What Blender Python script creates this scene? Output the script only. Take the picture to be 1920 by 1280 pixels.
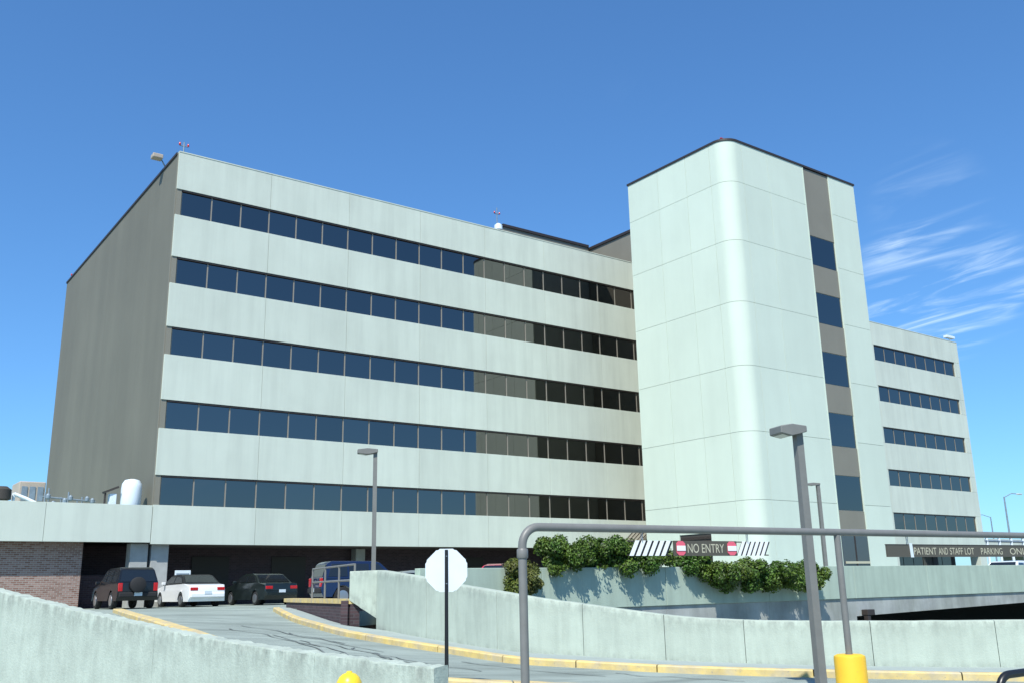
import bpy, bmesh, math, random
from mathutils import Vector, Matrix, noise
random.seed(7)
S = bpy.context.scene
for o in list(bpy.data.objects): bpy.data.objects.remove(o)
COL = S.collection

# ------------------------------------------------------------------ camera
# world: X runs along the long facade, Y into the building, Z up; the eye is at z = 0
R = Matrix(((0.8071, -0.1329, -0.5752), (-0.5900, -0.2140, -0.7785), (-0.0197, 0.9677, -0.2511)))
FPX = 1775.0
cam = bpy.data.cameras.new('camera'); camo = bpy.data.objects.new('camera', cam); COL.objects.link(camo)
q = R.to_quaternion(); q.normalize()
camo.matrix_world = q.to_matrix().to_4x4()
cam.sensor_fit = 'HORIZONTAL'; cam.sensor_width = 36.0; cam.lens = 36.0 * FPX / 1920.0
cam.clip_start = 0.1; cam.clip_end = 12000
S.camera = camo

# ------------------------------------------------------------------ sky and sun
TO_SUN = Vector((-0.47, -0.40, 0.80)).normalized()
w = bpy.data.worlds.new('World'); S.world = w; w.use_nodes = True
nt = w.node_tree; nt.nodes.clear(); L = nt.links
out = nt.nodes.new('ShaderNodeOutputWorld'); bg = nt.nodes.new('ShaderNodeBackground')
sky = nt.nodes.new('ShaderNodeTexSky'); sky.sky_type = 'NISHITA'; sky.sun_disc = False
sky.sun_elevation = math.asin(TO_SUN.z)
sky.sun_rotation = math.atan2(TO_SUN.x, TO_SUN.y)
sky.altitude = 0; sky.air_density = 1.0; sky.dust_density = 0.3; sky.ozone_density = 2.0
bg.inputs['Strength'].default_value = 0.12
tint = nt.nodes.new('ShaderNodeMix'); tint.data_type = 'RGBA'; tint.blend_type = 'MULTIPLY'
tint.inputs[0].default_value = 1.0; tint.inputs[7].default_value = (0.68, 1.09, 1.42, 1)
L.new(sky.outputs[0], tint.inputs[6])
gam = nt.nodes.new('ShaderNodeGamma'); gam.inputs[1].default_value = 0.85; L.new(tint.outputs[2], gam.inputs[0])
tint2 = nt.nodes.new('ShaderNodeMix'); tint2.data_type = 'RGBA'; tint2.blend_type = 'MULTIPLY'
tint2.inputs[0].default_value = 1.0; tint2.inputs[7].default_value = (0.86, 1.04, 1.21, 1); L.new(gam.outputs[0], tint2.inputs[6])
# thin cirrus: streaky noise on a high cloud sheet, in sparse patches
tc = nt.nodes.new('ShaderNodeTexCoord')
sep = nt.nodes.new('ShaderNodeSeparateXYZ'); L.new(tc.outputs['Generated'], sep.inputs[0])
def wm(op, a=None, b=None, va=None, vb=None):
    n = nt.nodes.new('ShaderNodeMath'); n.operation = op
    if a is not None: L.new(a, n.inputs[0])
    elif va is not None: n.inputs[0].default_value = va
    if b is not None: L.new(b, n.inputs[1])
    elif vb is not None: n.inputs[1].default_value = vb
    return n.outputs[0]
zc = wm('ADD', wm('MAXIMUM', sep.outputs[2], vb=0.0), vb=0.12)
comb = nt.nodes.new('ShaderNodeCombineXYZ')
L.new(wm('DIVIDE', sep.outputs[0], zc), comb.inputs[0]); L.new(wm('DIVIDE', sep.outputs[1], zc), comb.inputs[1])
def cloudmap(rot, scale, nscale, detail, rough, dist):
    mp = nt.nodes.new('ShaderNodeMapping'); mp.vector_type = 'TEXTURE'; mp.inputs['Rotation'].default_value = (0, 0, math.radians(rot)); mp.inputs['Scale'].default_value = scale
    L.new(comb.outputs[0], mp.inputs[0])
    n = nt.nodes.new('ShaderNodeTexNoise'); n.inputs['Scale'].default_value = nscale; n.inputs['Detail'].default_value = detail
    n.inputs['Roughness'].default_value = rough; n.inputs['Distortion'].default_value = dist
    L.new(mp.outputs[0], n.inputs['Vector']); return n.outputs[0]
def ramp(sock, a, b):
    n = nt.nodes.new('ShaderNodeMapRange'); n.interpolation_type = 'SMOOTHSTEP'
    n.inputs['From Min'].default_value = a; n.inputs['From Max'].default_value = b; L.new(sock, n.inputs[0]); return n.outputs[0]
streak = ramp(cloudmap(-83.4, (1.25, .40, 1), 2.4, 8, 0.54, 1.7), 0.43, 0.84)
patch = ramp(cloudmap(10, (1, 1, 1), 0.9, 2, 0.5, 0.2), 0.60, 0.80)
# one wisp bank beyond the far wing, where the photograph has it
def bank(d, c0, c1):
    vd = nt.nodes.new('ShaderNodeVectorMath'); vd.operation = 'DOT_PRODUCT'; L.new(tc.outputs['Generated'], vd.inputs[0])
    vd.inputs[1].default_value = d; return ramp(vd.outputs['Value'], c0, c1)
def pixdir(px, py): return (R @ Vector((px - 960, -(py - 640), -FPX))).normalized()
b1 = bank(pixdir(1740, 540), math.cos(math.radians(4.6)), math.cos(math.radians(1.0)))
b1b = bank(pixdir(1840, 525), math.cos(math.radians(3.4)), math.cos(math.radians(1.0)))
b2 = bank(pixdir(1740, 375), math.cos(math.radians(3.6)), math.cos(math.radians(0.5)))
banks = wm('MAXIMUM', wm('MAXIMUM', b1, wm('MULTIPLY', b1b, vb=0.8)), wm('MULTIPLY', b2, vb=0.22))
cm = wm('MULTIPLY', streak, wm('MAXIMUM', banks, wm('MULTIPLY', patch, vb=0.35)))
cm = wm('MULTIPLY', cm, vb=0.85)
cmix = nt.nodes.new('ShaderNodeMix'); cmix.data_type = 'RGBA'
L.new(cm, cmix.inputs[0]); L.new(tint2.outputs[2], cmix.inputs[6]); cmix.inputs[7].default_value = (8.2, 9.6, 10.2, 1)
L.new(cmix.outputs[2], bg.inputs['Color']); L.new(bg.outputs[0], out.inputs[0])

sun = bpy.data.lights.new('sun', 'SUN'); sun.energy = 5.0; sun.angle = math.radians(0.53); sun.color = (1.0, 0.97, 0.90)
suno = bpy.data.objects.new('sun', sun); COL.objects.link(suno)
suno.rotation_euler = TO_SUN.to_track_quat('Z', 'Y').to_euler(); suno.location = (-30, -30, 60)
vs = S.view_settings
vs.view_transform = 'Standard'; vs.look = 'None'; vs.gamma = 1.0; vs.exposure = 0.25; vs.use_curve_mapping = False
try: S.cycles.use_denoising = True
except Exception: pass

# ------------------------------------------------------------------ places
FWD = Vector((0.5943, 0.8043, 0)); RGT = Vector((0.8043, -0.5943, 0))
def W(u, v, z=0): return FWD * u + RGT * v + Vector((0, 0, z))        # u metres ahead, v metres right
def UV(p): p = Vector((p[0], p[1], 0)); return p.dot(FWD), p.dot(RGT)
def ray(px, py): return R @ Vector((px - 960, -(py - 640), -FPX))
def at(px, py, u): r = ray(px, py); return r * (u / r.dot(FWD))
def onY(px, py, D): r = ray(px, py); return r * (D / r.y)
def lerp(xs, x):
    if x <= xs[0][0]: return xs[0][1]
    for (a, b), (c, d) in zip(xs, xs[1:]):
        if x <= c: return b + (d - b) * (x - a) / (c - a)
    return xs[-1][1]
GV = [(-14, -.55), (-9.8, -.62), (-6.5, -.85), (-4.4, -1.05), (-2.8, -1.2), (-1.2, -1.36), (0, -1.46), (2.6, -1.58), (9, -1.72), (30, -1.8)]
def sm(a, b, x): t = min(1, max(0, (x - a) / (b - a))); return t * t * (3 - 2 * t)
DECK = -.55
def G(u, v):
    g = 0.25 * (lerp(GV, v - .9) + 2 * lerp(GV, v) + lerp(GV, v + .9))
    t = sm(28, 40, u); return g * (1 - t) + (DECK - .008) * t
def ground(px, py, up=0.0):
    r = ray(px, py); lo, hi = 2.0, 80.0; fw = r.dot(FWD)
    for i in range(50):
        m = (lo + hi) / 2; p = r * (m / fw); u, v = UV(p)
        if p.z > G(u, v) + up: lo = m
        else: hi = m
    return r * (lo / fw)

# ------------------------------------------------------------------ materials
MATS = {}
def mat(name, color, rough=0.8, metal=0.0, spec=0.5, var=0.0, vscale=1.0, streak=0.0, sscale=(3, 3, .12), bump=0.0, bscale=30, color2=None,
        rand=0.0, island=0.0, spots=0.0, spot_col=None, coat=0.0, trans=0.0, emit=None, dirt=0.0):
    m = bpy.data.materials.new(name); m.use_nodes = True; t = m.node_tree; n = t.nodes; l = t.links
    p = n['Principled BSDF']; p.inputs['Roughness'].default_value = rough; p.inputs['Metallic'].default_value = metal
    p.inputs['Specular IOR Level'].default_value = spec
    if coat: p.inputs['Coat Weight'].default_value = coat; p.inputs['Coat Roughness'].default_value = 0.04
    col = n.new('ShaderNodeRGB'); col.outputs[0].default_value = (*color, 1); cur = col.outputs[0]
    geo = n.new('ShaderNodeNewGeometry')
    def nz(scale, vec=(1, 1, 1), detail=5, rough_=.6):
        mp = n.new('ShaderNodeMapping'); mp.inputs['Scale'].default_value = vec; l.new(geo.outputs['Position'], mp.inputs[0])
        k = n.new('ShaderNodeTexNoise'); k.inputs['Scale'].default_value = scale; k.inputs['Detail'].default_value = detail; k.inputs['Roughness'].default_value = rough_
        l.new(mp.outputs[0], k.inputs['Vector']); return k.outputs[0]
    def mr(s, a, b, c, d):
        k = n.new('ShaderNodeMapRange'); k.inputs[1].default_value = a; k.inputs[2].default_value = b; k.inputs[3].default_value = c; k.inputs[4].default_value = d
        l.new(s, k.inputs[0]); return k.outputs[0]
    def mul(c, f):
        k = n.new('ShaderNodeMix'); k.data_type = 'RGBA'; k.blend_type = 'MULTIPLY'; k.inputs[0].default_value = 1; l.new(c, k.inputs[6])
        cc = n.new('ShaderNodeCombineColor'); [l.new(f, cc.inputs[i]) for i in range(3)]; l.new(cc.outputs[0], k.inputs[7]); return k.outputs[2]
    def mixc(c, c2, f):
        k = n.new('ShaderNodeMix'); k.data_type = 'RGBA'; l.new(f, k.inputs[0]); l.new(c, k.inputs[6]); k.inputs[7].default_value = (*c2, 1); return k.outputs[2]
    if color2: cur = mixc(cur, color2, mr(nz(vscale * .7, detail=6), .38, .68, 0, 1))
    if var: cur = mul(cur, mr(nz(vscale), .25, .75, 1 - var, 1 + var))
    if streak: cur = mul(cur, mr(nz(1.0, sscale, 6, .65), .42, .72, 1.0, 1 - streak))
    if dirt:
        at_ = n.new('ShaderNodeAttribute'); at_.attribute_name = 'dirt'; mm = n.new('ShaderNodeMath'); mm.operation = 'MULTIPLY'; l.new(at_.outputs['Fac'], mm.inputs[0]); l.new(mr(nz(7, (1, 1, .5), 6, .7), .40, .62, 0, dirt), mm.inputs[1]); cur = mixc(cur, (.15, .165, .145), mm.outputs[0])
    if spots: cur = mixc(cur, spot_col or (.05, .05, .05), mr(nz(vscale * 6, detail=3), .63, .70, 0, spots))
    if rand:
        oi = n.new('ShaderNodeObjectInfo'); cur = mul(cur, mr(oi.outputs['Random'], 0, 1, 1 - rand, 1 + rand))
    if island: cur = mul(cur, mr(geo.outputs['Random Per Island'], 0, 1, 1 - island, 1 + island))
    l.new(cur, p.inputs['Base Color'])
    if bump:
        b = n.new('ShaderNodeBump'); b.inputs['Strength'].default_value = bump; b.inputs['Distance'].default_value = .02
        l.new(nz(bscale, detail=4), b.inputs['Height']); l.new(b.outputs[0], p.inputs['Normal'])
    if emit: p.inputs['Emission Color'].default_value = (*emit[:3], 1); p.inputs['Emission Strength'].default_value = emit[3]
    if trans:
        tr = n.new('ShaderNodeBsdfTranslucent'); l.new(cur, tr.inputs[0]); ms = n.new('ShaderNodeMixShader'); ms.inputs[0].default_value = trans
        l.new(p.outputs[0], ms.inputs[1]); l.new(tr.outputs[0], ms.inputs[2]); l.new(ms.outputs[0], n['Material Output'].inputs[0])
    MATS[name] = m; return m
def brickmat(name, c1, c2, mortar, scale):
    m = bpy.data.materials.new(name); m.use_nodes = True; t = m.node_tree; n = t.nodes; l = t.links; p = n['Principled BSDF']
    geo = n.new('ShaderNodeNewGeometry'); sp = n.new('ShaderNodeSeparateXYZ'); l.new(geo.outputs['Position'], sp.inputs[0])
    cb = n.new('ShaderNodeCombineXYZ'); ad = n.new('ShaderNodeMath'); ad.operation = 'ADD'; l.new(sp.outputs[0], ad.inputs[0]); l.new(sp.outputs[1], ad.inputs[1])
    l.new(ad.outputs[0], cb.inputs[0]); l.new(sp.outputs[2], cb.inputs[1])
    b = n.new('ShaderNodeTexBrick'); l.new(cb.outputs[0], b.inputs[0]); b.inputs['Color1'].default_value = (*c1, 1); b.inputs['Color2'].default_value = (*c2, 1)
    b.inputs['Mortar'].default_value = (*mortar, 1); b.inputs['Scale'].default_value = 1; b.inputs['Brick Width'].default_value = .21 * scale; b.inputs['Row Height'].default_value = .075 * scale
    b.inputs['Mortar Size'].default_value = .008 * scale; l.new(b.outputs[0], p.inputs['Base Color']); p.inputs['Roughness'].default_value = .9
    bp = n.new('ShaderNodeBump'); bp.inputs['Strength'].default_value = .5; bp.inputs['Distance'].default_value = .01; l.new(b.outputs['Fac'], bp.inputs['Height']); bp.invert = True
    l.new(bp.outputs[0], p.inputs['Normal']); MATS[name] = m; return m
PANEL = mat('white_precast', (.555, .605, .520), .75, var=.05, vscale=.45, streak=.13, sscale=(1.3, 1.3, .10), rand=.03, bump=.15, bscale=25)
TOWERP = mat('tower_precast', (.58, .66, .555), .7, var=.035, vscale=.3, streak=.05, sscale=(.8, .8, .08), rand=.02, bump=.1, bscale=25)
JOINT = mat('joint_sealant', (.42, .46, .43), .9)
TAN = mat('bronze_cladding', (.215, .203, .160), .6, var=.05, vscale=.6, streak=.08, sscale=(.5, .5, .03))
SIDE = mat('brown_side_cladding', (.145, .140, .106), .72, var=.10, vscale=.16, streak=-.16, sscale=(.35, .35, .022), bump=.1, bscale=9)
DARKTRIM = mat('dark_bronze_trim', (.035, .026, .022), .5)
MULL = mat('mullion_bronze', (.27, .245, .20), .5, metal=.1)
GLASS = mat('tinted_glass', (.160, .152, .145), .02, metal=1.0, rand=.06)
DGLASS = mat('door_glass', (.05, .055, .06), .04, metal=.0, spec=.9)
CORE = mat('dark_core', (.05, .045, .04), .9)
SOFFIT = mat('soffit_paint', (.10, .08, .07), .9, var=.1)
BRICK = brickmat('brown_brick', (.20, .105, .075), (.33, .22, .18), (.36, .34, .31), 1.15)
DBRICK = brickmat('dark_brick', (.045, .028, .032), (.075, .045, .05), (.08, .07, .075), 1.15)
COLC = mat('column_concrete', (.36, .37, .35), .85, var=.12, vscale=3, bump=.3)
CONC = mat('cast_concrete', (.425, .485, .405), .88, var=.10, vscale=1.6, streak=.13, sscale=(6, 6, .7), bump=.25, bscale=30, spots=.14, spot_col=(.30, .31, .28), dirt=.5)
CONCO = mat('old_concrete', (.425, .485, .41), .9, var=.14, vscale=2.6, streak=.15, sscale=(7, 7, 1.1), bump=.35, bscale=28, spots=.30, spot_col=(.29, .30, .26), dirt=.62)
CONCU = mat('deck_concrete', (.39, .48, .39), .88, var=.08, vscale=1.0, streak=.16, sscale=(3, 3, .3), bump=.3, bscale=30)
CONCL = mat('stained_concrete', (.31, .33, .295), .9, var=.22, vscale=.8, streak=.3, sscale=(1.5, 1.5, .3), bump=.4, color2=(.44, .46, .44))
ASPH = mat('asphalt', (.285, .335, .295), .92, var=.20, vscale=.45, streak=.36, sscale=(.33, 1.6, 1), bump=.4, bscale=60, spots=.10, spot_col=(.14, .14, .14))
WALK = mat('sidewalk_concrete', (.31, .36, .335), .9, var=.12, vscale=1.2, bump=.3, spots=.2, spot_col=(.2, .2, .2))
YEL = mat('worn_yellow_paint', (.64, .48, .17), .8, var=.18, vscale=4, color2=(.44, .38, .26), spots=.7, spot_col=(.27, .25, .22))
BYEL = mat('bollard_yellow', (.85, .50, .03), .5, var=.06, vscale=5, spots=.25, spot_col=(.5, .3, .05))
HYEL = mat('hydrant_yellow', (.85, .58, .03), .35, var=.06, vscale=8)
PIPE = mat('grey_brown_paint', (.17, .168, .155), .45, var=.12, vscale=6)
LAMP = mat('lamp_bronze', (.17, .17, .155), .5, var=.1, vscale=5)
LENS = mat('lamp_lens', (.55, .57, .52), .25)
BLACK = mat('black_paint', (.012, .012, .013), .35)
ALU = mat('bare_aluminium', (.72, .78, .80), .5, metal=.15, var=.05, vscale=4)
WHITE = mat('white_paint', (.80, .82, .80), .5)
SIGNB = mat('sign_brown', (.085, .075, .055), .5)
CREAM = mat('sign_cream', (.50, .47, .34), .5)
RED = mat('sign_red', (.72, .12, .17), .5)
LEAF = mat('leaf_green', (.060, .135, .016), .5, island=.6, trans=.25, color2=(.11, .16, .02), vscale=1.5)
LEAFO = mat('leaf_olive', (.10, .155, .022), .55, island=.5, trans=.25, color2=(.14, .14, .03), vscale=1.5)
BARK = mat('bark', (.05, .035, .025), .9)
GRD = mat('ground_scrub', (.16, .16, .13), .95, var=.2, vscale=.02)
RUB = mat('rubber', (.014, .014, .015), .8)
RIM = mat('alloy', (.55, .56, .57), .3, metal=.9)
CGLASS = mat('car_glass', (.012, .015, .017), .04, spec=.8)
CHROME = mat('chrome', (.6, .62, .63), .15, metal=1)
TAIL = mat('tail_lamp_red', (.45, .012, .015), .2, coat=.5)
HEADL = mat('head_lamp', (.7, .72, .72), .1, coat=.5)
PLATE = mat('plate', (.55, .62, .66), .5)
CBLACK = mat('car_black', (.007, .008, .010), .3, coat=.25)
CWHITE = mat('car_white', (.78, .80, .79), .3, coat=.8)
CGREEN = mat('car_dark_green', (.008, .013, .012), .28, coat=.4)
CBLUE = mat('car_blue', (.006, .014, .05), .26, coat=.5)
CGREY = mat('car_grey', (.22, .25, .24), .3, coat=.8)
CRED = mat('car_red', (.50, .02, .05), .28, coat=.9)
TANK = mat('tank_white', (.72, .80, .84), .35, var=.04)
UNIT = mat('roof_unit_tan', (.42, .36, .29), .7, var=.1)
GALV = mat('galvanised', (.24, .30, .34), .5, metal=.3, var=.2, vscale=3)

# ------------------------------------------------------------------ builders
ORG = {}
def tag(o, label=None, cat=None, group=None, kind=None):
    if label: o['label'] = label
    if cat: o['category'] = cat
    if group: o['group'] = group
    if kind: o['kind'] = kind
    return o
def empty(name, loc, rz=0, label=None, cat=None, group=None, kind=None):
    o = bpy.data.objects.new(name, None); COL.objects.link(o); o.location = loc; o.rotation_euler = (0, 0, rz); o.empty_display_size = .2
    ORG[o] = Vector(loc); return tag(o, label, cat, group, kind)
def link(name, me, m, parent=None, loc=(0, 0, 0), local=False):
    if m and not me.materials: me.materials.append(m)
    o = bpy.data.objects.new(name, me); COL.objects.link(o); loc = Vector(loc)
    ORG[o] = loc.copy()
    if parent is not None:
        o.parent = parent
        o.location = loc if local else loc - ORG[parent]
        if local: ORG[o] = ORG[parent] + loc
    else: o.location = loc
    return o
def poly(name, verts, faces, m, parent=None, local=False, smooth=False, origin=None):
    vs_ = [Vector(v) for v in verts]
    if origin is None:
        c = Vector((sum(v.x for v in vs_), sum(v.y for v in vs_), 0)) / len(vs_); c.z = min(v.z for v in vs_)
    else: c = Vector(origin)
    me = bpy.data.meshes.new(name); me.from_pydata([v - c for v in vs_], [], faces); me.validate(); me.update()
    bm = bmesh.new(); bm.from_mesh(me); bmesh.ops.recalc_face_normals(bm, faces=bm.faces); bm.to_mesh(me); bm.free()
    if smooth: me.polygons.foreach_set('use_smooth', [True] * len(me.polygons))
    return link(name, me, m, parent, c, local)
def frombm(name, bm, m, parent=None, local=False, smooth=False, autos=None):
    bmesh.ops.recalc_face_normals(bm, faces=bm.faces)
    me = bpy.data.meshes.new(name); bm.to_mesh(me); bm.free()
    c = Vector((0, 0, 0))
    n = len(me.vertices)
    if n:
        c = Vector((sum(v.co.x for v in me.vertices) / n, sum(v.co.y for v in me.vertices) / n, min(v.co.z for v in me.vertices)))
        for v in me.vertices: v.co -= c
    if smooth:
        me.polygons.foreach_set('use_smooth', [True] * len(me.polygons))
        if autos: 
            try: me.set_sharp_from_angle(angle=math.radians(autos))
            except Exception: pass
    return link(name, me, m, parent, c, local)
BOXC = {}
def box(name, x0, x1, y0, y1, z0, z1, m, parent=None, bevel=0.0, local=False, rot=None):
    k = (round(x1 - x0, 4), round(y1 - y0, 4), round(z1 - z0, 4), m.name, bevel)
    if k not in BOXC:
        bm = bmesh.new(); bmesh.ops.create_cube(bm, size=1)
        for v in bm.verts: v.co = Vector((v.co.x * (x1 - x0), v.co.y * (y1 - y0), v.co.z * (z1 - z0)))
        if bevel: bmesh.ops.bevel(bm, geom=bm.edges[:], offset=bevel, segments=2, affect='EDGES', profile=.5)
        me = bpy.data.meshes.new(name); bm.to_mesh(me); bm.free(); me.materials.append(m); BOXC[k] = me
    o = link(name, BOXC[k], None, parent, ((x0 + x1) / 2, (y0 + y1) / 2, (z0 + z1) / 2), local)
    if rot: o.rotation_euler = rot
    return o
def bmbox(bm, x0, x1, y0, y1, z0, z1):
    r = bmesh.ops.create_cube(bm, size=1)
    for v in r['verts']: v.co = Vector(((x0 + x1) / 2 + v.co.x * (x1 - x0), (y0 + y1) / 2 + v.co.y * (y1 - y0), (z0 + z1) / 2 + v.co.z * (z1 - z0)))
def bmtube(bm, pts, rads, seg=12, cap=True):
    pts = [Vector(p) for p in pts]
    if not isinstance(rads, (list, tuple)): rads = [rads] * len(pts)
    rings = []; up = None
    for i, p in enumerate(pts):
        d = (pts[min(i + 1, len(pts) - 1)] - pts[max(i - 1, 0)]).normalized()
        a = d.orthogonal().normalized() if up is None else (up - d * up.dot(d)).normalized()
        up = a; b = d.cross(a)
        rings.append([bm.verts.new(p + (a * math.cos(2 * math.pi * k / seg) + b * math.sin(2 * math.pi * k / seg)) * rads[i]) for k in range(seg)])
    for r0, r1 in zip(rings, rings[1:]):
        for k in range(seg): bm.faces.new((r0[k], r0[(k + 1) % seg], r1[(k + 1) % seg], r1[k]))
    if cap: bm.faces.new(rings[0][::-1]); bm.faces.new(rings[-1])
def tube(name, pts, r, m, parent=None, seg=12, local=False):
    bm = bmesh.new(); bmtube(bm, pts, r, seg); return frombm(name, bm, m, parent, local, True, 40)
def lathe(name, prof, c, m, parent=None, seg=24, local=False, close=False):
    bm = bmesh.new(); rings = []
    for r, z in prof: rings.append([bm.verts.new(Vector(c) + Vector((r * math.cos(2 * math.pi * k / seg), r * math.sin(2 * math.pi * k / seg), z))) for k in range(seg)])
    prs = list(zip(rings, rings[1:])) + ([(rings[-1], rings[0])] if close else [])
    for a, b in prs:
        for k in range(seg): bm.faces.new((a[k], a[(k + 1) % seg], b[(k + 1) % seg], b[k]))
    if not close: bm.faces.new(rings[0][::-1]); bm.faces.new(rings[-1])
    return frombm(name, bm, m, parent, local, True, 35)
def prism(bm, poly2, f0, f1):
    """extrude a 2D outline between two mappings"""
    a = [bm.verts.new(f0(p)) for p in poly2]; b = [bm.verts.new(f1(p)) for p in poly2]
    bm.faces.new(a[::-1]); bm.faces.new(b); n = len(a)
    for i in range(n): bm.faces.new((a[i], a[(i + 1) % n], b[(i + 1) % n], b[i]))

# ------------------------------------------------------------------ ground, road, deck
tag(poly('ground', [(-4000, -4000, -4.3), (4000, -4000, -4.3), (4000, 4000, -4.3), (-4000, 4000, -4.3)], [(0, 1, 2, 3)], GRD), kind='structure')
PC = ground(705, 1178); PB = at(655, 1122, 26.6); PA = at(535, 1124, 35.0)
base_px = [(705, 1178), (780, 1193), (860, 1206), (960, 1221), (1080, 1229), (1200, 1236), (1300, 1240), (1440, 1245), (1640, 1249), (1920, 1251)]
WL = [UV(ground(x, y, .11)) for x, y in base_px]
u9, v9 = WL[-1]; u8, v8 = WL[-2]
for k in (1, 2, 3): WL.append((u9 + (u9 - u8) * .5 * k, v9 + (v9 - v8) * 1.6 * k))
WLv = sorted((v, u) for u, v in WL)
VC = WLv[0][0]
def wu(v): return lerp(WLv, v)
fw_px = [(-260, 1030, 19.0), (-120, 1072, 17.2), (0, 1108, 15.6), (120, 1138, 14.4), (240, 1165, 13.4), (355, 1189, 12.5), (470, 1209, 11.7), (590, 1225, 11.0), (700, 1238, 10.4), (814, 1250, 9.9)]
FWv = sorted((UV(at(*p))[1], UV(at(*p))[0]) for p in fw_px); VE = FWv[-1][0]
FWv = [(-60, FWv[0][1] + 22)] + FWv
def fwu(v): return lerp(FWv, v)
def GL(u, v): return -1.75 + (G(u, v) + 1.75) * sm(VE - 1.2, VE + .4, v)      # lower driveway on the near side of the old wall
verts = []; faces = []; NU = 90
vlist = [-60, -45, -35, -28, VE] + [-24 + .35 * i for i in range(int((24 + VC) / .35) + 1)] + [VC - .001, VC] + [VC + .4 * i for i in range(1, 75)]; vlist.sort()
for v in vlist:
    um = 130 if v < VC else wu(v) + .12
    for k in range(NU + 1):
        s = k / NU
        ul = fwu(v) + .1
        u = ul + (um - ul) * s if v >= VC else (ul + (45 - ul) * min(1, s / .85) + (85 * (s - .85) / .15 if s > .85 else 0))
        p = W(u, v, G(u, v) + .010 * noise.noise(Vector((u * .25, v * .25, 0)))); verts.append(p)
for i in range(len(vlist) - 1):
    if abs(vlist[i] - (VC - .001)) < 1e-6: continue
    for k in range(NU): a = i * (NU + 1) + k; faces.append((a, a + 1, a + NU + 2, a + NU + 1))
road = tag(poly('road', verts, faces, ASPH, smooth=True), kind='structure')
TAR = mat('tar_seal', (.14, .16, .15), .7, var=.2, vscale=3)
rt = random.Random(11)
def seam(px0, py0, px1, py1, n=18, wd=.022, amp=.30):
    a, b = ground(px0, py0), ground(px1, py1); d = (b - a); d.z = 0; L_ = d.length; d.normalize(); nn = Vector((-d.y, d.x, 0)); vs2 = []; ph = rt.uniform(0, 9)
    for i in range(n + 1):
        t = i / n; o = amp * noise.noise(Vector((t * 4 + ph, ph, 0))); p = a + d * L_ * t + nn * o; ww = wd * (.6 + .8 * rt.random())
        for sgn in (-1, 1): q3 = p + nn * sgn * ww; u, v = UV(q3); vs2.append((q3.x, q3.y, G(u, v) + .012 + .010 * noise.noise(Vector((u * .25, v * .25, 0)))))
    poly('tar_seam', vs2, [(2 * i, 2 * i + 1, 2 * i + 3, 2 * i + 2) for i in range(n)], TAR, road)
for a in ((430, 1178, 600, 1212), (520, 1190, 640, 1232), (600, 1205, 820, 1252), (660, 1214, 760, 1240), (330, 1160, 470, 1166), (860, 1240, 1130, 1268), (1150, 1262, 1400, 1276), (480, 1205, 560, 1222), (450, 1172, 640, 1206), (540, 1186, 720, 1222), (560, 1200, 690, 1236), (700, 1226, 900, 1258), (640, 1222, 720, 1244)): seam(*a)
verts = []; faces = []; vl = vlist
for v in vl:
    for k in range(31): u = -20 + (fwu(v) + .1 + 20) * k / 30; verts.append(W(u, v, GL(u, v)))
for i in range(len(vl) - 1):
    for k in range(30): a = i * 31 + k; faces.append((a, a + 1, a + 32, a + 31))
tag(poly('driveway', verts, faces, ASPH, smooth=True), kind='structure')
# parking deck slab at lot level; its front edge carries the parapet at Y = 21.3
A2 = Vector((PA.x, PA.y, 0)); B2 = Vector((PB.x, PB.y, 0)); C2 = Vector((PC.x, PC.y, 0))
wline = [W(u + .2, v) for u, v in WL]
cross = next(i for i, p in enumerate(wline) if p.y < 21.6)
tt = (wline[cross - 1].y - 21.6) / (wline[cross - 1].y - wline[cross].y); XC = wline[cross - 1].lerp(wline[cross], tt).x
dk = [(p.x, p.y) for p in wline[1:cross]] + [(XC, 21.58), (150, 21.58), (150, 46), (13.0, 46), (A2.x + .05, A2.y + .1), (B2.x + .1, B2.y + .05), (C2.x + .15, C2.y + .1)]
bm = bmesh.new(); prism(bm, dk, lambda p: Vector((p[0], p[1], -.95)), lambda p: Vector((p[0], p[1], DECK)))
tag(frombm('parking_deck', bm, ASPH), kind='structure')
tag(box('garage_floor', 14, 150, 17, 46, -4.25, -4.2, ASPH), kind='structure')
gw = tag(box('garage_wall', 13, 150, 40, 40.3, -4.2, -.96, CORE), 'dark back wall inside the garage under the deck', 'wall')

# far kerb, sidewalk and near kerb
def smooth_line(pts, n):
    P = [Vector(p) for p in pts]; P = [P[0] * 2 - P[1]] + P + [P[-1] * 2 - P[-2]]; res = []
    for i in range(1, len(P) - 2):
        for k in range(n):
            t = k / n; a, b, c, d = P[i - 1:i + 3]
            res.append(.5 * ((2 * b) + (c - a) * t + (2 * a - 5 * b + 4 * c - d) * t * t + (3 * b - a - 3 * c + d) * t ** 3))
    res.append(P[-2]); return res
def sweep(line, prof, name, m, parent, i0, i1, gapa=0.0, jag=0.0):
    """sweep a profile (offset to the right of travel, height) along line[i0:i1+1], following the ground"""
    bm = bmesh.new(); rings = []
    for i in range(i0, i1 + 1):
        p = line[i]; d = (line[min(i + 1, len(line) - 1)] - line[max(i - 1, 0)]); d.z = 0; d.normalize(); nrm = Vector((d.y, -d.x, 0))
        pp = p + d * (gapa if i == i0 else (-gapa if i == i1 else 0))
        rings.append([bm.verts.new(pp + nrm * o + Vector((0, 0, h + jag * noise.noise((pp + nrm * o) * 3 + Vector((0, 0, h * 5)))))) for o, h in prof])
    n = len(prof)
    for a, b in zip(rings, rings[1:]):
        for k in range(n): bm.faces.new((a[k], a[(k + 1) % n], b[(k + 1) % n], b[k]))
    bm.faces.new(rings[0][::-1]); bm.faces.new(rings[-1])
    return frombm(name, bm, m, parent, False, True, 30)
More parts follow.
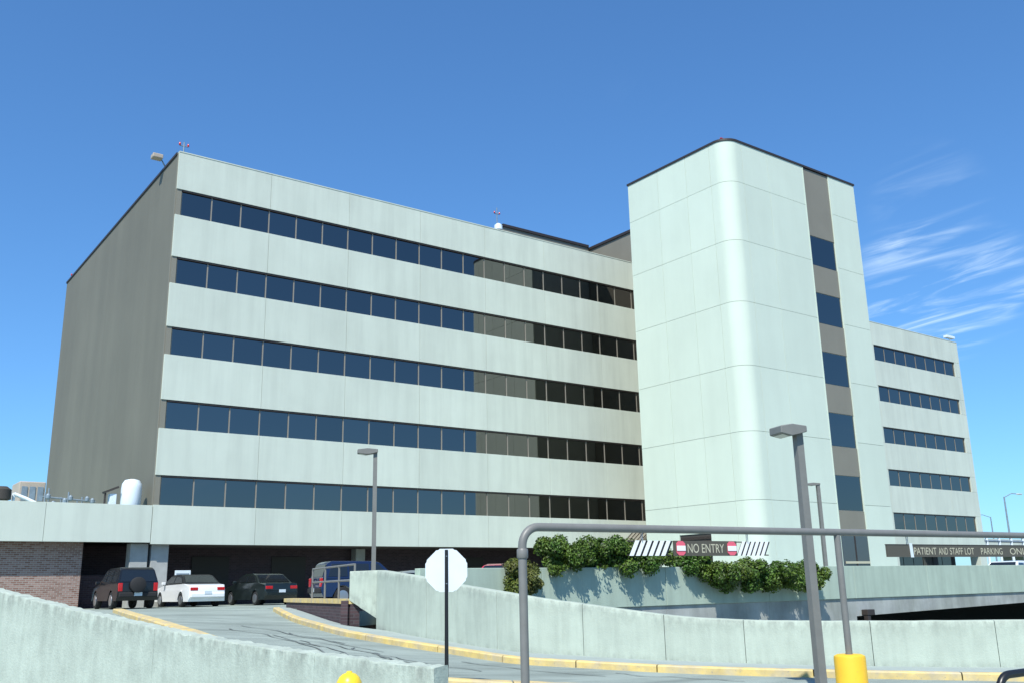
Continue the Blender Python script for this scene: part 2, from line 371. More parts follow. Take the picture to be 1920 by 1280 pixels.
kpx = [(512, 1145), (524, 1152), (548, 1164), (590, 1177), (640, 1191), (740, 1209), (860, 1228), (960, 1243), (1080, 1251), (1200, 1258), (1440, 1267), (1700, 1273), (1920, 1277)]
KP = [ground(*p) for p in kpx]
KP.append(KP[-1] + (KP[-1] - KP[-2]) * 1.5); KP.append(KP[-1] + (KP[-1] - KP[-2]))
KL = smooth_line(KP, 6)
def reground(line, dz=0): 
    for p in line: u, v = UV(p); p.z = G(u, v) + dz
    return line
reground(KL)
kprof = [(-.02, -.15), (-.02, .10), (0, .125), (-.16, .13), (-.18, .125), (-.18, -.15)]
kprof = [(.0, -.15), (.0, .105), (-.025, .13), (-.20, .13), (-.20, -.15)]
kb = empty('kerb', KL[0], kind='structure'); tag(kb, 'worn yellow painted kerb curving along the sidewalk', 'kerb')
cuts = [0, 16, 30, 42, 51, 60, 69, 78, len(KL) - 1]
cuts = [0, 13] + list(range(20, len(KL) - 6, 7)) + [len(KL) - 1]
for a, b in zip(cuts, cuts[1:]): sweep(KL, kprof, 'kerb_stone', YEL, kb, a, b, .012)
# sidewalk strip between kerb and retaining wall
ring = [p + Vector((0, 0, .124)) for p in KL]
W2PTS = [W(u, v, 0) for u, v in WL]
sw = []; sf = []
inner = []
for p in KL:
    u, v = UV(p)
    inner.append(p)
def walk_in(p, d):
    u, v = UV(p)
    if v > VC + .3: return W(wu(v) + .1, v, 0)
    # left of the wall the walk reaches the low brick wall
    best = None
    for a, b in ((A2, B2), (B2, C2)):
        for k in range(21):
            c = a.lerp(b, k / 20)
            dd = (c - Vector((p.x, p.y, 0))).length
            if best is None or dd < best[0]: best = (dd, c)
    return best[1].copy()
pts_in = [walk_in(p, None) for p in KL]
for p, i_ in zip(KL, pts_in):
    d = (Vector((i_.x, i_.y, 0)) - Vector((p.x, p.y, 0)))
    dn = d.normalized() if d.length > .01 else d
    for s in (0, .34, .67, 1):
        qv = Vector((p.x, p.y, 0)) + dn * .195 + (d - dn * .195) * s
        u, v = UV(qv); sw.append(Vector((qv.x, qv.y, p.z * (1 - s) + G(u, v) * s + .122)))
for i in range(len(KL) - 1):
    for s in range(3): a = i * 4 + s; sf.append((a, a + 1, a + 5, a + 4))
tag(poly('sidewalk', sw, sf, WALK, smooth=True), kind='structure')
npx = [(228, 1147), (262, 1158), (310, 1172), (372, 1192), (480, 1226), (620, 1258), (740, 1276), (830, 1285), (960, 1292), (1100, 1297), (1300, 1305), (1500, 1312), (1800, 1320)]
NL = reground(smooth_line([ground(*p) for p in npx], 5))
nk = empty('kerb', NL[0], kind='structure'); tag(nk, 'chunky yellow kerb starting behind the black off-roader', 'kerb')
nprof = [(.0, -.15), (.0, .10), (.03, .13), (.26, .13), (.29, .10), (.29, -.15)]
for a in range(0, len(NL) - 5, 5): sweep(NL, nprof, 'kerb_stone', YEL, nk, a, a + 5, .012, .01)

# ------------------------------------------------------------------ low brick wall with yellow cap at the deck edge
lw = empty('low_wall', (A2.x, A2.y, DECK), label='low dark brick wall with yellow painted cap below the pipe railing', cat='wall')
def wallseg(name, a, b, t, z0a, z0b, z1a, z1b, m, parent, off=0):
    d = (b - a); d.z = 0; d.normalize(); nr = Vector((-d.y, d.x, 0))
    vs_ = []
    for p, z0, z1 in ((a, z0a, z1a), (b, z0b, z1b)):
        for o in (off, off + t):
            for z in (z0, z1): qv = p + nr * o; vs_.append((qv.x, qv.y, z))
    return poly(name, vs_, [(0, 1, 3, 2), (4, 6, 7, 5), (0, 4, 5, 1), (2, 3, 7, 6), (1, 5, 7, 3), (0, 2, 6, 4)], m, parent)
zc = PB.z
wallseg('brick_face', A2, B2, .25, -.9, -1.2, zc - .13, zc - .13, DBRICK, lw, .04)

wallseg('cap', A2 - (B2 - A2) * .03, B2, .34, zc - .13, zc - .13, zc, zc, YEL, lw, 0)

# ------------------------------------------------------------------ retaining wall along the ramp
top_px = [(655, 1070), (705, 1068), (780, 1080), (860, 1096), (960, 1112), (1080, 1129), (1200, 1145), (1300, 1156), (1440, 1162), (1640, 1163), (1920, 1161)]
rw = empty('retaining_wall', (PC.x, PC.y, PC.z), label='long curved pale concrete retaining wall above the sidewalk and yellow kerb', cat='wall')
# plan points: B, then along the base
plan = [B2.copy()] + [Vector((p.x, p.y, 0)) for p in W2PTS]
tops = []
for i, p in enumerate(plan):
    if i < len(top_px):
        u, v = UV(p); tops.append(at(top_px[i][0], top_px[i][1], u).z)
    else: tops.append(tops[-1] - .02)
pts3 = [Vector((p.x, p.y, t)) for p, t in zip(plan, tops)]
NSUB = 8
fine = [pts3[0].lerp(pts3[1], k / NSUB) for k in range(NSUB)] + smooth_line(pts3[1:], NSUB)
def wall_section(name, line, i0, i1, thick, bottoms, m, parent, gap=.008, rough=.0, cap=.03):
    bm = bmesh.new(); rings = []; lay = bm.verts.layers.float.new('dirt')
    for i in range(i0, i1 + 1):
        p = line[i]; d = line[min(i + 1, len(line) - 1)] - line[max(i - 1, 0)]; d.z = 0; d.normalize(); nr = Vector((-d.y, d.x, 0))
        pp = p + d * (gap if i == i0 else (-gap if i == i1 else 0)); zb = bottoms[i]; zt = p.z
        def jt(s): return rough * noise.noise(Vector((pp.x * 6, pp.y * 6, s))) + rough * .7 * noise.noise(Vector((pp.x * 17, pp.y * 17, s + 9)))
        pr = [(0, zb), (0, zb + .42), (0, zb + .55), (0, zt - .34), (0, zt - .12), (0, zt - cap + jt(0)), (cap * .5 + jt(3) * .5, zt + jt(1)), (thick - cap * .5, zt + jt(2)), (thick, zt - cap), (thick, zb)]
        if zt - zb < .95: pr = [pr[0], (0, zb + (zt - zb) * .2), (0, zb + (zt - zb) * .4), (0, zb + (zt - zb) * .6), (0, zb + (zt - zb) * .8)] + pr[5:]
        rings.append([bm.verts.new(Vector((pp.x, pp.y, 0)) + nr * o + Vector((0, 0, z))) for o, z in pr])
        for vtx, dv in zip(rings[-1], (.9, .7, 0, 0, .55, 1, .35, .2, .2, .2)): vtx[lay] = dv
    n = len(rings[0])
    for a, b in zip(rings, rings[1:]):
        for k in range(n): bm.faces.new((a[k], a[(k + 1) % n], b[(k + 1) % n], b[k]))
    bm.faces.new(rings[0][::-1]); bm.faces.new(rings[-1])
    return frombm(name, bm, m, parent, False, True, 32)
zdiag0 = at(655, 1124, UV(B2)[0]).z; zdiag1 = at(705, 1154, UV(C2)[0]).z
bots = []
for i, p in enumerate(fine):
    if i < NSUB: bots.append(zdiag0 + (zdiag1 - zdiag0) * i / NSUB)
    else: u, v = UV(p); bots.append(G(u, v) - .3)
wallseg('brick_face', B2, C2, .20, -1.3, -1.6, zdiag0 - .012, zdiag1 - .012, DBRICK, lw, .04)
wall_section('concrete_section', fine, 0, NSUB, .28, bots[:NSUB] + [zdiag1] + bots[NSUB + 1:], CONC, rw, .0)
secs = [NSUB, NSUB + 10, NSUB + 22, NSUB + 33, NSUB + 44, NSUB + 54, NSUB + 64, NSUB + 71, NSUB + 76, len(fine) - 8, len(fine) - 1]
for a, b in zip(secs, secs[1:]): wall_section('concrete_section', fine, a, b, .28, bots, CONC, rw, .006, .006)

# ------------------------------------------------------------------ old foreground wall
FL = smooth_line([at(*p) for p in fw_px], 32)
fb = [min(p.z - .3, GL(*UV(p)) - .2) for p in FL]
fwall = empty('ramp_wall', FL[0] - Vector((0, 0, 1)), label='weathered stained concrete ramp wall behind the yellow hydrant', cat='wall')
fc = [0, 64, 142, 224, len(FL) - 1]
for a, b in zip(fc, fc[1:]): wall_section('concrete_section', FL, a, b, .22, fb, CONCO, fwall, .002, .020, .02)

# ------------------------------------------------------------------ deck parapet (plane Y = 21.3)
U0, U1 = XC + .12, 92.0
dp = empty('deck_parapet', (U0, 21.3, -1.5), label='grey concrete deck parapet under the hedges with stained lower beam', cat='wall')
xs = [x for x in (U0, 16.6, 21.4, 26.2, 31, 35.8, 40.6, 45.4, 50.2, 55, 62, 70, 80, U1) if x == U0 or x > U0 + 1]
for a, b in zip(xs, xs[1:]):
    box('parapet_panel', a + .006, b - .006, 21.30, 21.55, -.62, .52, CONCU, dp, .012)
def lowz(x): return -1.30 if x < 27 else -1.30 + (x - 27) * .0145
for a, b in zip(xs, xs[1:]):
    za, zb = (-4.2, -4.2) if b < 27 else (lowz(a), lowz(b))
    if a < 27 < b: za = zb = -4.2
    y0, y1 = 21.36, 21.75
    a_, b_ = a + .004, b - .004
    poly('beam', [(a_, y0, za), (a_, y1, za), (b_, y0, zb), (b_, y1, zb), (a_, y0, -.625), (a_, y1, -.625), (b_, y0, -.625), (b_, y1, -.625)],
         [(0, 2, 3, 1), (4, 5, 7, 6), (0, 4, 6, 2), (1, 3, 7, 5), (0, 1, 5, 4), (2, 6, 7, 3)], CONCL, dp)
box('drain_scupper', 31.3, 31.75, 21.1, 21.36, -1.22, -1.02, DARKTRIM, dp, .02)
box('drain_pipe', 31.32, 31.5, 21.12, 21.3, -1.6, -1.22, DARKTRIM, dp, .02)

# ------------------------------------------------------------------ the office building
FY = 47.0; X0 = 13.22; XE = 89.4; ZT = 22.5; ZB = 2.33
OB = empty('office_building', (X0, FY, DECK), label='long pale concrete office block with dark ribbon windows and blank brown end wall', cat='building')
tops5 = [20.44 - 3.71 * k for k in range(5)]; WH = 1.43
core = bmesh.new()
bmbox(core, X0 + .25, XE - .1, FY + .26, 73.3, ZB + .1, ZT - .2)
frombm('core', core, CORE, OB)
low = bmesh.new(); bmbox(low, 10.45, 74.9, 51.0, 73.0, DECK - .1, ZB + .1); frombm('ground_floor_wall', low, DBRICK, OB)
box('soffit', X0 + .02, XE - .2, FY + .2, 51.2, ZB + .02, ZB + .09, SOFFIT, OB)
# spandrel bands
bands = [(tops5[0], ZT)] + [(tops5[k + 1], tops5[k] - WH) for k in range(4)] + [(ZB, tops5[4] - WH)]
px_ = [X0]
while px_[-1] + 4.8 < 47.1: px_.append(13.53 + 4.8 * len(px_))
px_ = [x for x in px_ if x < 46] + [47.1, 54, 61, 68, 75.0, 79.8, 84.6, XE]
for bi, (z0, z1) in enumerate(bands):
    sb = box('spandrel_backing', X0 + .2, XE - .05, FY + .17, FY + .24, z0 + .05, z1 - .05, JOINT, OB)
    for a, b in zip(px_, px_[1:]): box('concrete_panel', a + .008, b - .008, FY, FY + .16, z0, z1, PANEL, sb, .006)
box('parapet_cap', X0, XE, FY - .02, FY + .3, ZT + .003, ZT + .06, PANEL, OB)
for k, zt in enumerate(tops5):
    zb = zt - WH
    wb = box('window_frame', X0 + .3, XE - .3, FY + .19, FY + .25, zb + .004, zt - .004, DARKTRIM, OB)
    box('jamb', X0 + .02, 13.50, FY + .05, FY + .185, zb + .004, zt - .004, TAN, wb)
    for a, b in ((47.1, 54), (54, 61), (61, 68), (68, 75.0), (88.45, XE)): box('concrete_panel', a + .008, b - .008, FY, FY + .16, zb + .01, zt - .01, PANEL, wb, .012)
    box('head_trim', 13.52, 47.08, FY + .03, FY + .15, zt - .085, zt - .004, DARKTRIM, wb)
    box('head_trim', 75.02, 88.43, FY + .03, FY + .15, zt - .085, zt - .004, DARKTRIM, wb)
    def panes(xa, n, mod):
        for i in range(n):
            x = xa + mod * i
            o = box('window_pane', x + .03, x + mod - .03, FY + .135, FY + .165, zb + .02, zt - .10, GLASS, wb)
            o.rotation_euler = (random.gauss(0, .0016), 0, random.gauss(0, .0022))
        for i in range(n + 1):
            x = xa + mod * i; e0 = .03 if i else 0; e1 = .03 if i < n else 0
            box('mullion', x - e0, x + e1, FY + .105, FY + .175, zb + .006, zt - .09, MULL, wb)
    panes(13.53, 21, 1.5985); panes(75.02, 8, 1.676)
# brown blank end wall, in tall cladding sheets
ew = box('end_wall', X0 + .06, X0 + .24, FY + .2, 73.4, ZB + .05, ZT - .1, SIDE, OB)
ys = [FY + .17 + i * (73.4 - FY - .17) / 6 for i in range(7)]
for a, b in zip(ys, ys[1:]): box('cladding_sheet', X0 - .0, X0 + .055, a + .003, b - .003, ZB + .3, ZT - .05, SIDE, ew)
box('coping', X0 - .06, X0 + .3, FY + .31, 73.45, ZT - .04, ZT + .09, DARKTRIM, OB)
box('corner_trim', X0 - .03, X0 + .015, FY + .10, FY + .165, ZB + .05, ZT - .01, TAN, OB)
# penthouse and roof link
box('penthouse', 38.0, 50, 52.2, 66, ZT - .2, 25.35, TAN, OB); box('penthouse_coping', 37.9, 46.1, 52.1, 66.1, 25.353, 25.55, DARKTRIM, OB)
box('link_block', 46.2, 53.0, 41.9, 52.15, DECK, 25.15, TAN, OB); box('link_coping', 46.1, 53.1, 41.92, 52.3, 25.153, 25.35, DARKTRIM, OB)
# rooftop beacons and vents
def beacon(x, y, z, h, red=True):
    bm = bmesh.new(); bmtube(bm, [(x, y, z), (x, y, z + h)], .035, 8)
    if red: bmtube(bm, [(x - .22, y, z + h * .75), (x + .22, y, z + h * .75)], .03, 8)
    o = frombm('beacon_mast', bm, GALV, OB, False, True, 40)
    for dx in ((-.22, .22) if red else (0,)): lathe('beacon_lamp', [(.03, 0), (.055, .03), (.055, .14), (.03, .18)], (x + dx, y, z + h * .75 if red else z + h), TAIL if red else TANK, o, 10)
beacon(13.6, 47.6, ZT, .9); beacon(37.3, 52, ZT + 2.2, 1.9); beacon(13.6, 72.9, ZT, .6); 
fl = bmesh.new(); bmtube(fl, [(13.3, 49.6, ZT + .08), (13.0, 49.6, ZT + .55)], .04, 8); fo = frombm('floodlight_arm', fl, GALV, OB, False, True)
box('floodlight', 12.5, 13.05, 49.35, 49.85, ZT + .5, ZT + .75, UNIT, OB, .04)
lathe('roof_vent', [(.16, 0), (.16, .5), (.28, .5), (.28, .8), (.1, .95)], (34.6, 48.1, ZT + .05), TANK, OB, 16)
wl = bmesh.new(); bmtube(wl, [(88.9, 47.4, ZT + .05), (88.9, 47.4, ZT + .55)], .05, 8); bmbox(wl, 88.2, 89.6, 47.2, 47.6, ZT + .5, ZT + .72); frombm('roof_floodlight', wl, TANK, OB)
# columns under the overhang
for x, y in ((12.86, 47.75), (13.82, 47.72)): 
    box('column', x - .41, x + .41, y - .3, y + .4, DECK - .05, ZB + .05, COLC, OB, .03)
for x in (26.0,): box('column', x - .3, x + .3, 50.3, 50.9, DECK - .05, ZB + .01, COLC, OB, .03)
# door openings in the shaded ground floor
for x in (16.5, 20.9, 33.0): box('service_door', x, x + 2.0, 50.93, 50.99, DECK, 1.9, CORE, OB)
# wing ground floor entrance: recess with glazed doors
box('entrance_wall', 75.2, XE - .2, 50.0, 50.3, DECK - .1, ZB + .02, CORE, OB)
for i in range(8): box('entrance_pane', 75.6 + i * 1.6, 77.1 + i * 1.6, 49.93, 49.98, DECK + .1, ZB - .1, DGLASS, OB)
box('base_panel', 58, 75.1, FY + .01, FY + .16, DECK - .1, ZB - .012, PANEL, OB, .012)
box('end_pier', XE - 1.1, XE, FY + .01, FY + 1.0, DECK - .1, ZB - .012, PANEL, OB, .012)

# stair tower
TX0, TX1, TY0, TY1, TZ = 40.7, 53.3, 33.5, 41.9, 25.4; RC = .95
ST = empty('stair_tower', (TX0, TY0, DECK), label='tall pale concrete stair tower with rounded corner and brown window strip', cat='tower')
bm = bmesh.new()
def tow_outline(g):
    o = [(TX1 - g, TY1 - g), (TX0 + g, TY1 - g)]
    r = RC
    for k in range(13):
        a = math.pi + math.pi / 2 * k / 12; o.append((TX0 + r + (r - g) * math.cos(a), TY0 + r + (r - g) * math.sin(a)))
    o.append((TX1 - g, TY0 + g)); return o
prism(bm, tow_outline(.09), lambda p: Vector((p[0], p[1], DECK - .2)), lambda p: Vector((p[0], p[1], TZ - .1)))
tcore = frombm('tower_core', bm, JOINT, ST)
zj = [DECK, 4.33, 8.06, 11.75, 15.45, 19.15, 22.8, TZ]
gp = .010
def tpanel(pts2, z0, z1, m=TOWERP):
    bm = bmesh.new(); prism(bm, pts2, lambda p: Vector((p[0], p[1], z0 + gp)), lambda p: Vector((p[0], p[1], z1 - gp)))
    return frombm('concrete_panel', bm, m, tcore, False, True, 25)
SX0, SX1 = 47.92, 50.5
for z0, z1 in zip(zj, zj[1:]):
    ysl = [TY0 + RC + .4, 36.79, 39.2, TY1]
    for i, (a, b) in enumerate(zip(ysl, ysl[1:])):
        if z0 == DECK and i == 1:   # louvred opening in the left face
            tpanel([(TX0, a + gp), (TX0 + .085, a + gp), (TX0 + .085, b - gp), (TX0, b - gp)], 2.72, z1)
            tpanel([(TX0, a + gp), (TX0 + .085, a + gp), (TX0 + .085, b - gp), (TX0, b - gp)], z0, 1.15); continue
        tpanel([(TX0, a + gp), (TX0 + .085, a + gp), (TX0 + .085, b - gp), (TX0, b - gp)], z0, z1)
    # rounded corner piece
    oo = [(TX0, TY0 + RC + .4 - gp)] + [(TX0 + RC + RC * math.cos(math.pi + math.pi / 2 * k / 12), TY0 + RC + RC * math.sin(math.pi + math.pi / 2 * k / 12)) for k in range(13)] + [(TX0 + RC + .4 - gp, TY0)]
    ii = [(TX0 + RC + .4 - gp, TY0 + .085)] + [(TX0 + RC + (RC - .085) * math.cos(math.pi + math.pi / 2 * k / 12), TY0 + RC + (RC - .085) * math.sin(math.pi + math.pi / 2 * k / 12)) for k in range(12, -1, -1)] + [(TX0 + .085, TY0 + RC + .4 - gp)]
    tpanel(oo + ii, z0, z1)
    for a, b in ((TX0 + RC + .4, 44.4), (44.4, SX0), (SX1, TX1)):
        tpanel([(a + gp, TY0), (b - gp, TY0), (b - gp, TY0 + .085), (a + gp, TY0 + .085)], z0, z1)
# vertical strip: brown spandrels and tall panes
strip = box('window_strip', SX0 + .002, SX1 - .002, TY0 + .1, TY0 + .14, 2.76, TZ - .05, DARKTRIM, ST)
tw_t = [20.84 - 3.71 * k for k in range(5)]; tw_b = [18.9 - 3.735 * k for k in range(5)]
prev = TZ - .05
for t, b in zip(tw_t, tw_b):
    box('brown_panel', SX0 + .02, SX1 - .02, TY0 + .035, TY0 + .098, t, prev, TAN, strip)
    o = box('window_pane', SX0 + .04, SX1 - .04, TY0 + .06, TY0 + .095, b + .03, t - .04, GLASS, strip); o.rotation_euler = (random.gauss(0, .001), 0, random.gauss(0, .0015))
    prev = b
box('brown_panel', SX0 + .02, SX1 - .02, TY0 + .035, TY0 + .098, 2.78, prev, TAN, strip)
for s in (SX0 - .06, SX1): box('strip_edge', s, s + .06, TY0 - .02, TY0 + .12, 2.76, TZ - .05, TOWERP, strip)
# door in the foot of the strip
door = box('door', SX0 + .03, SX1 - .03, TY0 + .0, TY0 + .06, DECK, 2.74, DGLASS, ST)
box('door_rail', SX0 + .2, SX1 - .1, TY0 - .05, TY0 - .005, .95, 1.08, CREAM, door); box('door_mullion', 49.17, 49.25, TY0 - .03, TY0 - .002, DECK, 2.7, DARKTRIM, door)
bm = bmesh.new(); prism(bm, tow_outline(-.05), lambda p: Vector((p[0], p[1], TZ + .003)), lambda p: Vector((p[0], p[1], TZ + .13))); frombm('coping', bm, DARKTRIM, ST)
lv = box('louvre_recess', TX0 + .05, TX0 + .085, 36.82, 39.17, 1.17, 2.70, CORE, ST)
for i in range(6): box('louvre_blade', TX0 + .012, TX0 + .045, 36.84, 39.15, 1.22 + i * .24, 1.36 + i * .24, DARKTRIM, lv)
bm = bmesh.new(); bmtube(bm, [(41.6, 34.4, TZ + .1), (41.6, 34.4, TZ + .55)], .03, 8); bmbox(bm, 41.35, 41.85, 34.35, 34.45, TZ + .5, TZ + .56); frombm('roof_mast', bm, TAIL, ST)

# covered stair awning at the inner corner
AW = empty('awning', (44.3, 46.4, DECK), label='sloping dark metal awning over the side door beside the stair tower', cat='awning')
prof = [(42.9, 2.25), (44.5, 3.5), (45.6, 3.5), (45.6, 3.36), (44.56, 3.36), (43.05, 2.15)]
bm = bmesh.new(); prism(bm, prof, lambda p: Vector((p[0], 45.3, p[1])), lambda p: Vector((p[0], 46.97, p[1]))); frombm('roof_sheet', bm, TAN, AW)
for i in range(5):
    y = 45.35 + i * .39
    bm = bmesh.new(); prism(bm, [(42.95, 2.33), (44.5, 3.55), (44.5, 3.505), (42.98, 2.295)], lambda p: Vector((p[0], y, p[1])), lambda p: Vector((p[0], y + .06, p[1]))); frombm('rib', bm, DARKTRIM, AW)
for x in (43.4, 45.5): box('post', x, x + .1, 45.35, 45.45, DECK, 2.5 if x < 44 else 3.36, DARKTRIM, AW)

# ------------------------------------------------------------------ low annex on the left
AN = empty('annex', (-20, FY, DECK), label='low annex with pale concrete fascia over a sunlit brick wall', cat='building')
ax = [-28, -20, -13, -6.6, -.2, 4.3, 8.55, X0 - .01]
fb_ = box('fascia_backing', -28, X0 - .05, FY + .17, FY + .3, 2.5, 4.0, JOINT, AN)
for a, b in zip(ax, ax[1:]): box('fascia_panel', a + .008, b - .008, FY + .005, FY + .165, 2.40, 4.14, PANEL, fb_, .006)
box('roof_slab', -28, X0 - .03, FY + .31, 75, 3.2, 3.6, CONCU, AN)
box('brick_wall', -28, 10.42, 47.75, 48.1, DECK - .1, 2.9, BRICK, AN)
box('soffit', -28, X0 - .06, FY + .2, 51, 2.93, 3.0, SOFFIT, AN)
box('recess_wall', 10.0, 13.3, 51.3, 51.5, DECK - .1, 2.9, CORE, AN)
box('recess_ledge', 10.5, 12.2, 49.0, 49.3, DECK - .05, .95, DBRICK, AN)

# things standing on the annex roof
RZ = 3.6
t_ = empty('roof_tank', (12.42, 47.95, RZ), label='white rounded tank on the annex roof beside the brown end wall', cat='tank')
lathe('tank_shell', [(.42, .2), (.47, .3), (.48, 1.35), (.45, 1.6), (.34, 1.78), (.12, 1.84)], (12.42, 47.95, RZ), TANK, t_, 28)
for a in (0, 2.1, 4.2): box('leg', 12.42 + .3 * math.cos(a) - .04, 12.42 + .3 * math.cos(a) + .04, 47.95 + .3 * math.sin(a) - .04, 47.95 + .3 * math.sin(a) + .04, RZ, RZ + .22, GALV, t_)
h_ = empty('roof_hatch', (11.5, 47.9, RZ), label='small open roof hatch with dark lid on the annex roof', cat='hatch')
box('hatch_box', 11.42, 11.72, 47.8, 48.2, RZ, RZ + 1.1, TANK, h_, .02); box('hatch_lid', 11.15, 11.8, 47.7, 48.3, RZ + 1.24, RZ + 1.34, CORE, h_, rot=(0, math.radians(-24), 0)); box('hatch_arm', 11.2, 11.28, 47.95, 48.05, RZ, RZ + 1.15, CORE, h_)
a_ = empty('roof_unit', (8.6, 52, RZ), label='tan boxy air handling unit on the annex roof', cat='air unit')
box('cabinet', 8.15, 9.35, 52, 54, RZ + .75, RZ + 1.95, UNIT, a_, .05); box('skid', 8.2, 9.3, 52.1, 53.9, RZ, RZ + .74, GALV, a_)
for i in range(3): box('grille', 8.27 + i * .36, 8.53 + i * .36, 51.96, 51.995, RZ + 1.0, RZ + 1.7, GALV, a_)
d_ = bmesh.new(); bmtube(d_, [(7.7, 50.3, RZ + 1.15), (8.2, 50.2, RZ + .95), (8.9, 50.0, RZ + .6)], .09, 10); bmtube(d_, [(7.7, 50.3, RZ), (7.7, 50.3, RZ + 1.2)], .07, 10); bmtube(d_, [(8.9, 50.0, RZ), (8.9, 50.0, RZ + .65)], .07, 10)
tag(frombm('roof_duct', d_, TANK, None, False, True, 40), 'white sloping duct pipe in front of the tan roof unit', 'duct')
r_ = empty('pipe_rack', (9.9, 50, RZ), label='grey steel pipe rack with clustered valves on the annex roof', cat='pipe rack')
for i in range(9):
    x = 9.0 + i * .25; y = 50 + .3 * (i % 2)
    tube('upright', [(x, y, RZ), (x + .05 * math.sin(i * 5), y, RZ + 1.25 + .35 * math.sin(i * 2.1) - .06 * i)], .04, GALV, r_, 8)
    lathe('valve', [(.05, 0), (.11, .06), (.11, .2), (.05, .28)], (x + .1, 49.8, RZ + .6 + .3 * math.cos(i * 1.7)), GALV, r_, 10)
for z in (.75, 1.05): tube('rail_pipe', [(8.9, 50.1, RZ + z), (11.3, 50.1, RZ + z - .15)], .04, GALV, r_, 8)
v_ = empty('roof_cowl', (7.2, 50, RZ), label='dark squat ventilation cowl at the far end of the annex roof', cat='vent')
lathe('cowl', [(.25, .1), (.25, .8), (.4, .85), (.4, 1.3), (.2, 1.45)], (7.15, 50, RZ), CORE, v_, 16); box('cowl_base', 6.8, 7.5, 49.6, 50.4, RZ, RZ + .1, GALV, v_)

# parking notice sign in front of the white car
ps = empty('parking_sign', (14.9, 47.4, DECK), label='small white parking notice on a post above the white car', cat='sign')
box('plate', 14.55, 15.3, 47.28, 47.31, .62, 1.12, ALU, ps); box('print', 14.62, 15.23, 47.268, 47.277, .82, .98, GALV, ps); tube('post', [(14.92, 47.36, DECK), (14.92, 47.36, 1.1)], .03, GALV, ps, 8)

